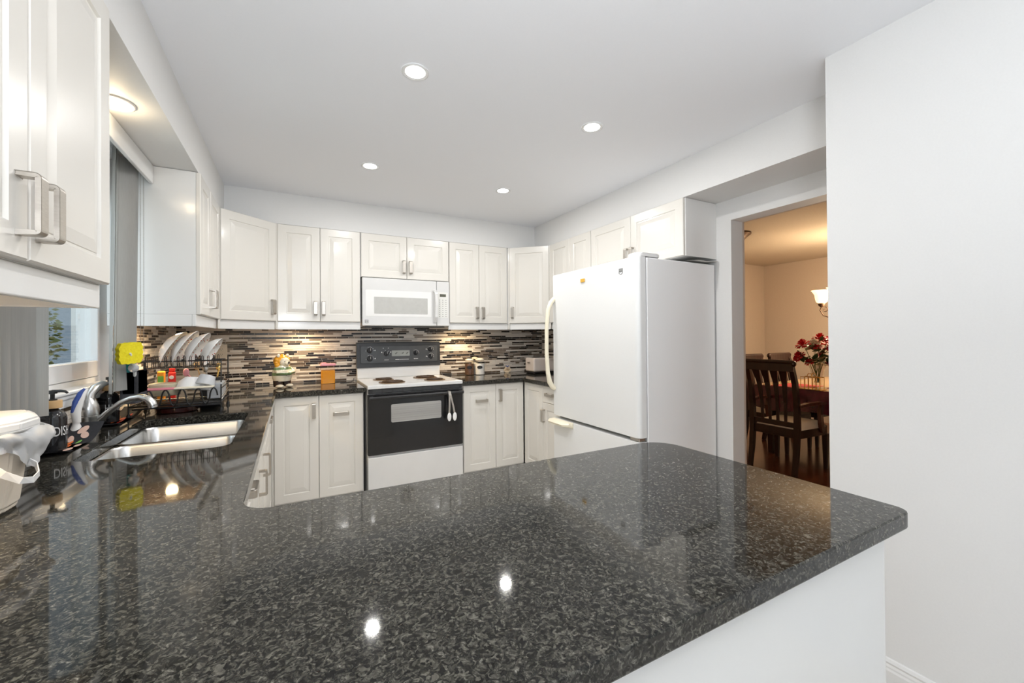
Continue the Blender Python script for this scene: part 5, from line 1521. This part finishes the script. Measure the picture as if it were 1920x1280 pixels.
# ------------------------------------------------------------------ dining room
def make_chair(name, label, arms, loc, rz):
    """local frame: front toward +y, x across, back posts at y = 0"""
    t = thing(name, label, 'chair', loc, rz)
    hw = 0.205
    mm = M['wood_dark']
    for s in (-1, 1):
        b = new()
        sweep_rect(b, [(s * hw, -0.055, 0), (s * hw, -0.02, 0.2), (s * hw, 0.0, 0.42), (s * (hw + 0.002), -0.004, 0.62), (s * (hw + 0.002), -0.035, 0.85), (s * hw, -0.085, 1.0)], [0.034, 0.04, 0.044, 0.042, 0.04, 0.04], [0.038, 0.042, 0.046, 0.042, 0.038, 0.034])
        obj('rear_leg', b, mm, t, world=False)
        b = new(); sweep_rect(b, [(s * (hw + 0.02), 0.445, 0.0), (s * (hw + 0.02), 0.445, 0.34)], [0.028, 0.044], [0.028, 0.044]); obj('front_leg', b, mm, t, world=False)
    b = new()
    box(b, (-hw - 0.03, 0.42, 0.335), (hw + 0.03, 0.46, 0.405), 0.004, 1); box(b, (-hw, -0.012, 0.335), (hw, 0.018, 0.415), 0.004, 1)
    for s in (-1, 1): sweep_rect(b, [(s * hw, 0, 0.37), (s * (hw + 0.02), 0.44, 0.37)], 0.026, 0.07, Vector((1, 0, 0)))
    obj('seat_frame', b, mm, t, world=False)
    b = new()
    def f(u, v):
        w_ = hw + 0.02 * v + 0.008
        x = (u - 0.5) * 2 * w_; y = 0.022 + 0.445 * v
        e = min(u, 1 - u, v, 1 - v)
        return Vector((x, y, 0.408 + 0.055 * min(1, (e / 0.12)) ** 0.5))
    grid(b, f, 16, 16)
    bmesh.ops.contextual_create(b, geom=[e for e in b.edges if e.is_boundary])
    obj('seat', b, M['cushion'], t, world=False, label='cream upholstered seat')
    b = new()
    pts = []
    for i in range(9):
        u = -1 + i / 4
        pts.append((u * (hw + 0.02), -0.082 - 0.016 * (1 - u * u), 1.0))
    sweep_rect(b, pts, 0.085, 0.034, Vector((0, 0, 1)))
    tube(b, [(p[0], p[1] - 0.006, 1.042) for p in pts], 0.020, 10)
    for sg in (-1, 1): ball(b, (sg * (hw + 0.022), -0.088, 1.030), 0.028, s=(0.7, 0.9, 1.0), seg=12)
    obj('top_rail', b, mm, t, world=False)
    b = new(); sweep_rect(b, [(-hw, 0.0, 0.455), (hw, 0.0, 0.455)], 0.045, 0.026, Vector((0, 0, 1))); obj('lower_rail', b, mm, t, world=False)
    for k in range(4):
        x = (-0.6 + 0.4 * k) * hw
        b = new(); sweep_rect(b, [(x * 0.86, -0.002, 0.46), (x * 0.9, -0.012, 0.66), (x * 0.96, -0.04, 0.84), (x * 1.05, -0.086, 0.975)], [0.022, 0.026, 0.044, 0.074], 0.014)
        obj('splat', b, mm, t, world=False)
    if arms:
        for s in (-1, 1):
            b = new()
            sweep_rect(b, [(s * (hw + 0.02), -0.01, 0.635), (s * (hw + 0.035), 0.10, 0.65), (s * (hw + 0.048), 0.25, 0.652), (s * (hw + 0.045), 0.375, 0.64)], [0.03, 0.04, 0.05, 0.045], 0.026)
            sweep_rect(b, [(s * (hw + 0.04), 0.34, 0.635), (s * (hw + 0.04), 0.31, 0.56), (s * (hw + 0.038), 0.325, 0.47), (s * (hw + 0.03), 0.36, 0.37)], 0.03, [0.04, 0.044, 0.05, 0.044])
            obj('arm', b, M['wood_mid'], t, world=False)
    return t
make_chair('dining_armchair', 'dark cherry armchair with slatted back and cream seat, in the dining opening', True, (4.085, 2.318, 0), -HP)
make_chair('dining_chair', 'dark wooden side chair behind the table, nearest the opening', False, (4.93, 2.985, 0), math.pi)
make_chair('dining_chair', 'dark wooden side chair behind the table, farther one left of the roses', False, (5.54, 2.985, 0), math.pi)

def table():
    x0, x1, y0, y1, z = 4.49, 6.25, 1.72, 2.80, 0.745
    t = thing('dining_table', 'dark wooden dining table under a burgundy cloth', 'table', ((x0 + x1) / 2, (y0 + y1) / 2, 0))
    b = new(); box(b, (x0 + 0.02, y0 + 0.02, z - 0.035), (x1 - 0.02, y1 - 0.02, z), 0.005, 1); obj('tabletop', b, M['wood_dark'], t)
    for sx in (x0 + 0.14, x1 - 0.14):
        for sy in (y0 + 0.12, y1 - 0.14):
            b = new(); sweep_rect(b, [(sx, sy, 0), (sx, sy, z - 0.036)], [0.045, 0.08], [0.045, 0.08]); obj('leg', b, M['wood_dark'], t)
    # cloth with folds
    b = new()
    per = []
    def edge(n, p, q): return [(p[0] + (q[0] - p[0]) * i / n, p[1] + (q[1] - p[1]) * i / n) for i in range(n)]
    per = edge(40, (x0, y0), (x1, y0)) + edge(26, (x1, y0), (x1, y1)) + edge(40, (x1, y1), (x0, y1)) + edge(26, (x0, y1), (x0, y0))
    cx_, cy_ = (x0 + x1) / 2, (y0 + y1) / 2
    n = len(per)
    rows = []
    for j in range(6):
        v = j / 5
        ring = []
        for i, (x, y) in enumerate(per):
            d = Vector((x - cx_, (y - cy_) * 1.7)).normalized()
            fl = 0.028 * v * math.sin(i * 0.95) + 0.012 * v * math.sin(i * 2.3 + 1)
            zz = z + 0.004 - 0.235 * v - (0.02 * v * math.sin(i * 0.35))
            ring.append(b.verts.new((x + d.x * (0.01 * v + 0.4 * fl), y + d.y * (0.01 * v + 0.4 * fl), zz)))
        rows.append(ring)
    b.faces.new(rows[0])
    for A, B in zip(rows, rows[1:]):
        for k in range(n):
            f = b.faces.new((A[k], A[(k + 1) % n], B[(k + 1) % n], B[k])); f.smooth = True
    tc_ = obj('tablecloth', b, M['burgundy']); tag(tc_, 'burgundy tablecloth with glossy clear cover on the dining table', 'tablecloth')
    b = new(); box(b, (x0 + 0.03, y0 + 0.03, z + 0.0045), (x1 - 0.03, y1 - 0.03, z + 0.006)); tag(obj('table_cover', b, M['runner']), 'tan glossy cover lying flat over the dining table top', 'table cover')
    for k, (px, py, lab) in enumerate(((4.72, 2.44, 'red place mat under the rose vase'), (4.95, 2.02, 'red place mat at the right edge beyond the gold holder'))):
        b = new(); box(b, (px - 0.2, py - 0.16, z + 0.0065), (px + 0.2, py + 0.16, z + 0.009)); tag(obj('place_mat', b, M['placemat']), lab, 'place mat')
    zt = z + 0.009
    vx, vy = 4.80, 2.285
    vs = thing('glass_vase', 'flared clear glass vase holding red roses on the dining table', 'vase', (vx, vy, zt))
    b = new(); lathe(b, [(0.045, 0.0), (0.050, 0.004), (0.046, 0.02), (0.048, 0.10), (0.062, 0.18), (0.095, 0.27), (0.093, 0.27), (0.058, 0.18), (0.043, 0.10), (0.040, 0.022), (0, 0.02)], (vx, vy, zt), 28, caps=False); obj('vase', b, M['glass'], vs)
    rng = random.Random(11)
    R = Vector((math.cos(TH), -math.sin(TH), 0)); Fh = Vector((math.sin(TH), math.cos(TH), 0))
    spots = [(-0.165, 0.455, 0.040, 'red', 'upper left red rose in the vase'), (0.005, 0.520, 0.038, 'red', 'topmost red rose in the vase'), (-0.045, 0.430, 0.036, 'red', 'red rose beside the cream one, middle of the bouquet'), (0.125, 0.475, 0.046, 'red', 'largest red rose at the upper right of the bouquet'),
             (-0.070, 0.465, 0.030, 'cream', 'cream rose among the red roses'), (-0.185, 0.330, 0.034, 'red', 'lower left red rose drooping from the vase'), (-0.235, 0.300, 0.024, 'red', 'small red bud at the far left of the bouquet'), (0.085, 0.395, 0.030, 'red', 'red rose under the largest one'),
             (0.060, 0.330, 0.028, 'red', 'dark red rose just above the vase rim'), (0.10, 0.235, 0.030, 'red', 'red rose low against the right side of the vase'), (0.190, 0.31, 0.030, 'red', 'red rose hanging at the right edge of the bouquet'), (0.185, 0.20, 0.026, 'red', 'lowest red rose, right of the vase'), (-0.115, 0.265, 0.024, 'red', 'small red rose hanging left of the vase rim')]
    for k, (dx, dz, r_, kind, lab) in enumerate(spots):
        c = Vector((vx, vy, zt)) + R * dx + Fh * rng.uniform(-0.06, 0.04) + Vector((0, 0, dz))
        rs = thing('rose', lab, 'rose', (vx, vy, zt + 0.05), group='roses in the glass vase')
        up = (c - Vector((vx, vy, zt + 0.12))).normalized()
        b = new(); petal_bloom(b, c, r_ * 1.5, rng, 0, up); obj('bloom', b, M['rose_' + kind], rs, fix=False)
        base = Vector((vx + rng.uniform(-0.02, 0.02), vy + rng.uniform(-0.02, 0.02), zt + 0.04))
        neck = Vector((vx, vy, zt + 0.26)) + R * dx * 0.35
        b = new(); tube(b, [base, base.lerp(neck, 0.6), neck, neck.lerp(c, 0.6) + Vector((0, 0, 0.01)), c - up * r_ * 0.4], 0.003, 6); obj('stem', b, M['stem'], rs)
        b = new()
        for q in range(5):
            p = neck.lerp(c, rng.uniform(-0.1, 0.8)) + Vector((rng.uniform(-0.03, 0.03), rng.uniform(-0.03, 0.03), rng.uniform(-0.03, 0.02)))
            d = Vector((rng.gauss(0, 1), rng.gauss(0, 1), rng.gauss(0, 0.5))).normalized()
            a_, e_ = frame_of(d)
            s = rng.uniform(0.045, 0.075)
            def lf(u, v): return p + d * s * u * 1.6 + a_ * (v - 0.5) * s * math.sin(math.pi * (0.06 + 0.92 * u)) + e_ * (s * 0.3 * u * u)
            grid(b, lf, 5, 2)
        obj('leaf', b, M['leaf'], rs, fix=False)
    # gold napkin holder
    hx, hy = 4.535, 2.205
    h = thing('napkin_holder', 'gold wire napkin holder in front of the rose vase', 'napkin holder', (hx, hy, zt))
    b = new(); box(b, (hx - 0.06, hy - 0.10, zt - 0.0012), (hx + 0.06, hy + 0.10, zt + 0.005), 0.001, 1); obj('base', b, M['gold'], h)
    for sx in (-0.04, 0.04):
        b = new()
        tube(b, [(hx + sx, hy - 0.085, zt + 0.005), (hx + sx, hy - 0.085, zt + 0.12), (hx + sx, hy + 0.085, zt + 0.12), (hx + sx, hy + 0.085, zt + 0.005)], 0.004, 8)
        for k in range(4): tube(b, [(hx + sx, hy - 0.051 + 0.034 * k, zt + 0.005), (hx + sx, hy - 0.051 + 0.034 * k, zt + 0.12)], 0.0028, 6)
        tube(b, [(hx + sx, hy + 0.03, zt + 0.12), (hx + sx, hy + 0.015, zt + 0.155), (hx + sx, hy - 0.01, zt + 0.155), (hx + sx, hy - 0.02, zt + 0.12)], 0.0035, 8)
        obj('side_frame', b, M['gold'], h)
table()

def chandelier():
    cx_, cy_ = 5.42, 2.22
    t = thing('chandelier', 'bronze scroll-arm chandelier with glowing bell shades over the dining table', 'chandelier', (cx_, cy_, 1.5))
    b = new(); tube(b, [(cx_, cy_, 1.55), (cx_, cy_, 2.40)], 0.008, 8); lathe(b, [(0.0, 1.47), (0.03, 1.50), (0.045, 1.56), (0.02, 1.62), (0.018, 1.75)], (cx_, cy_, 0), 20, caps=False); lathe(b, [(0.06, 2.40), (0.065, 2.421)], (cx_, cy_, 0), 20)
    obj('stem', b, M['bronze'], t)
    for k in range(5):
        a = 1.80 + k * 2 * math.pi / 5
        d = Vector((math.cos(a), math.sin(a), 0))
        c = Vector((cx_, cy_, 0))
        P = lambda r_, z: c + d * r_ + Vector((0, 0, z))
        b = new()
        tube(b, [P(0.03, 1.56), P(0.10, 1.50), P(0.19, 1.475), P(0.27, 1.51), P(0.30, 1.57), P(0.285, 1.61)], 0.006, 8)
        sc = [P(0.285, 1.61)]
        for i in range(12):
            an = math.pi * 0.5 + i * 0.5
            sc.append(P(0.255 + 0.034 * (1 - i / 14) * math.cos(an), 1.575 + 0.034 * (1 - i / 14) * math.sin(an)))
        tube(b, sc[1:], 0.0045, 6)
        lathe(b, [(0.010, 1.605), (0.03, 1.625), (0.036, 1.65)], P(0.285, 0), 16)
        ar = obj('arm', b, M['bronze'], t)
        b = new(); lathe(b, [(0.030, 1.650), (0.050, 1.665), (0.060, 1.70), (0.066, 1.745), (0.085, 1.785), (0.100, 1.797), (0.098, 1.800), (0.062, 1.745), (0.056, 1.70), (0.046, 1.67), (0.0, 1.66)], P(0.285, 0), 24, caps=False); obj('shade', b, M['shade_glow'], ar)
    lamp('chandelier_lamp', 'POINT', (cx_, cy_, 1.62), DINE_W, (1.0, 0.77, 0.50), 0.25)
    # second fixture's canopy near the opening
    x, y = 4.36, 2.86
    c = thing('ceiling_canopy', 'dark bronze ceiling canopy with chain at the upper left of the dining opening', 'ceiling fixture', (x, y, 2.42))
    b = new(); lathe(b, [(0.145, 2.4215), (0.145, 2.405), (0.125, 2.39), (0.10, 2.37), (0.075, 2.34), (0.06, 2.31), (0.05, 2.295), (0.0, 2.29)], (x, y, 0), 28, caps=False); obj('canopy', b, M['bronze'], c)
    b = new(); tube(b, [(x, y, 2.30), (x, y, 2.16)], 0.005, 6)
    for k in range(3): tube(b, [(x + 0.012 * math.cos(q), y, 2.25 - 0.03 * k + 0.018 * math.sin(q)) for q in [i * math.pi / 4 for i in range(8)]], 0.003, 5, closed=True)
    ball(b, (x, y, 2.15), 0.02); obj('chain', b, M['bronze'], c)
DINE_W = 122
chandelier()
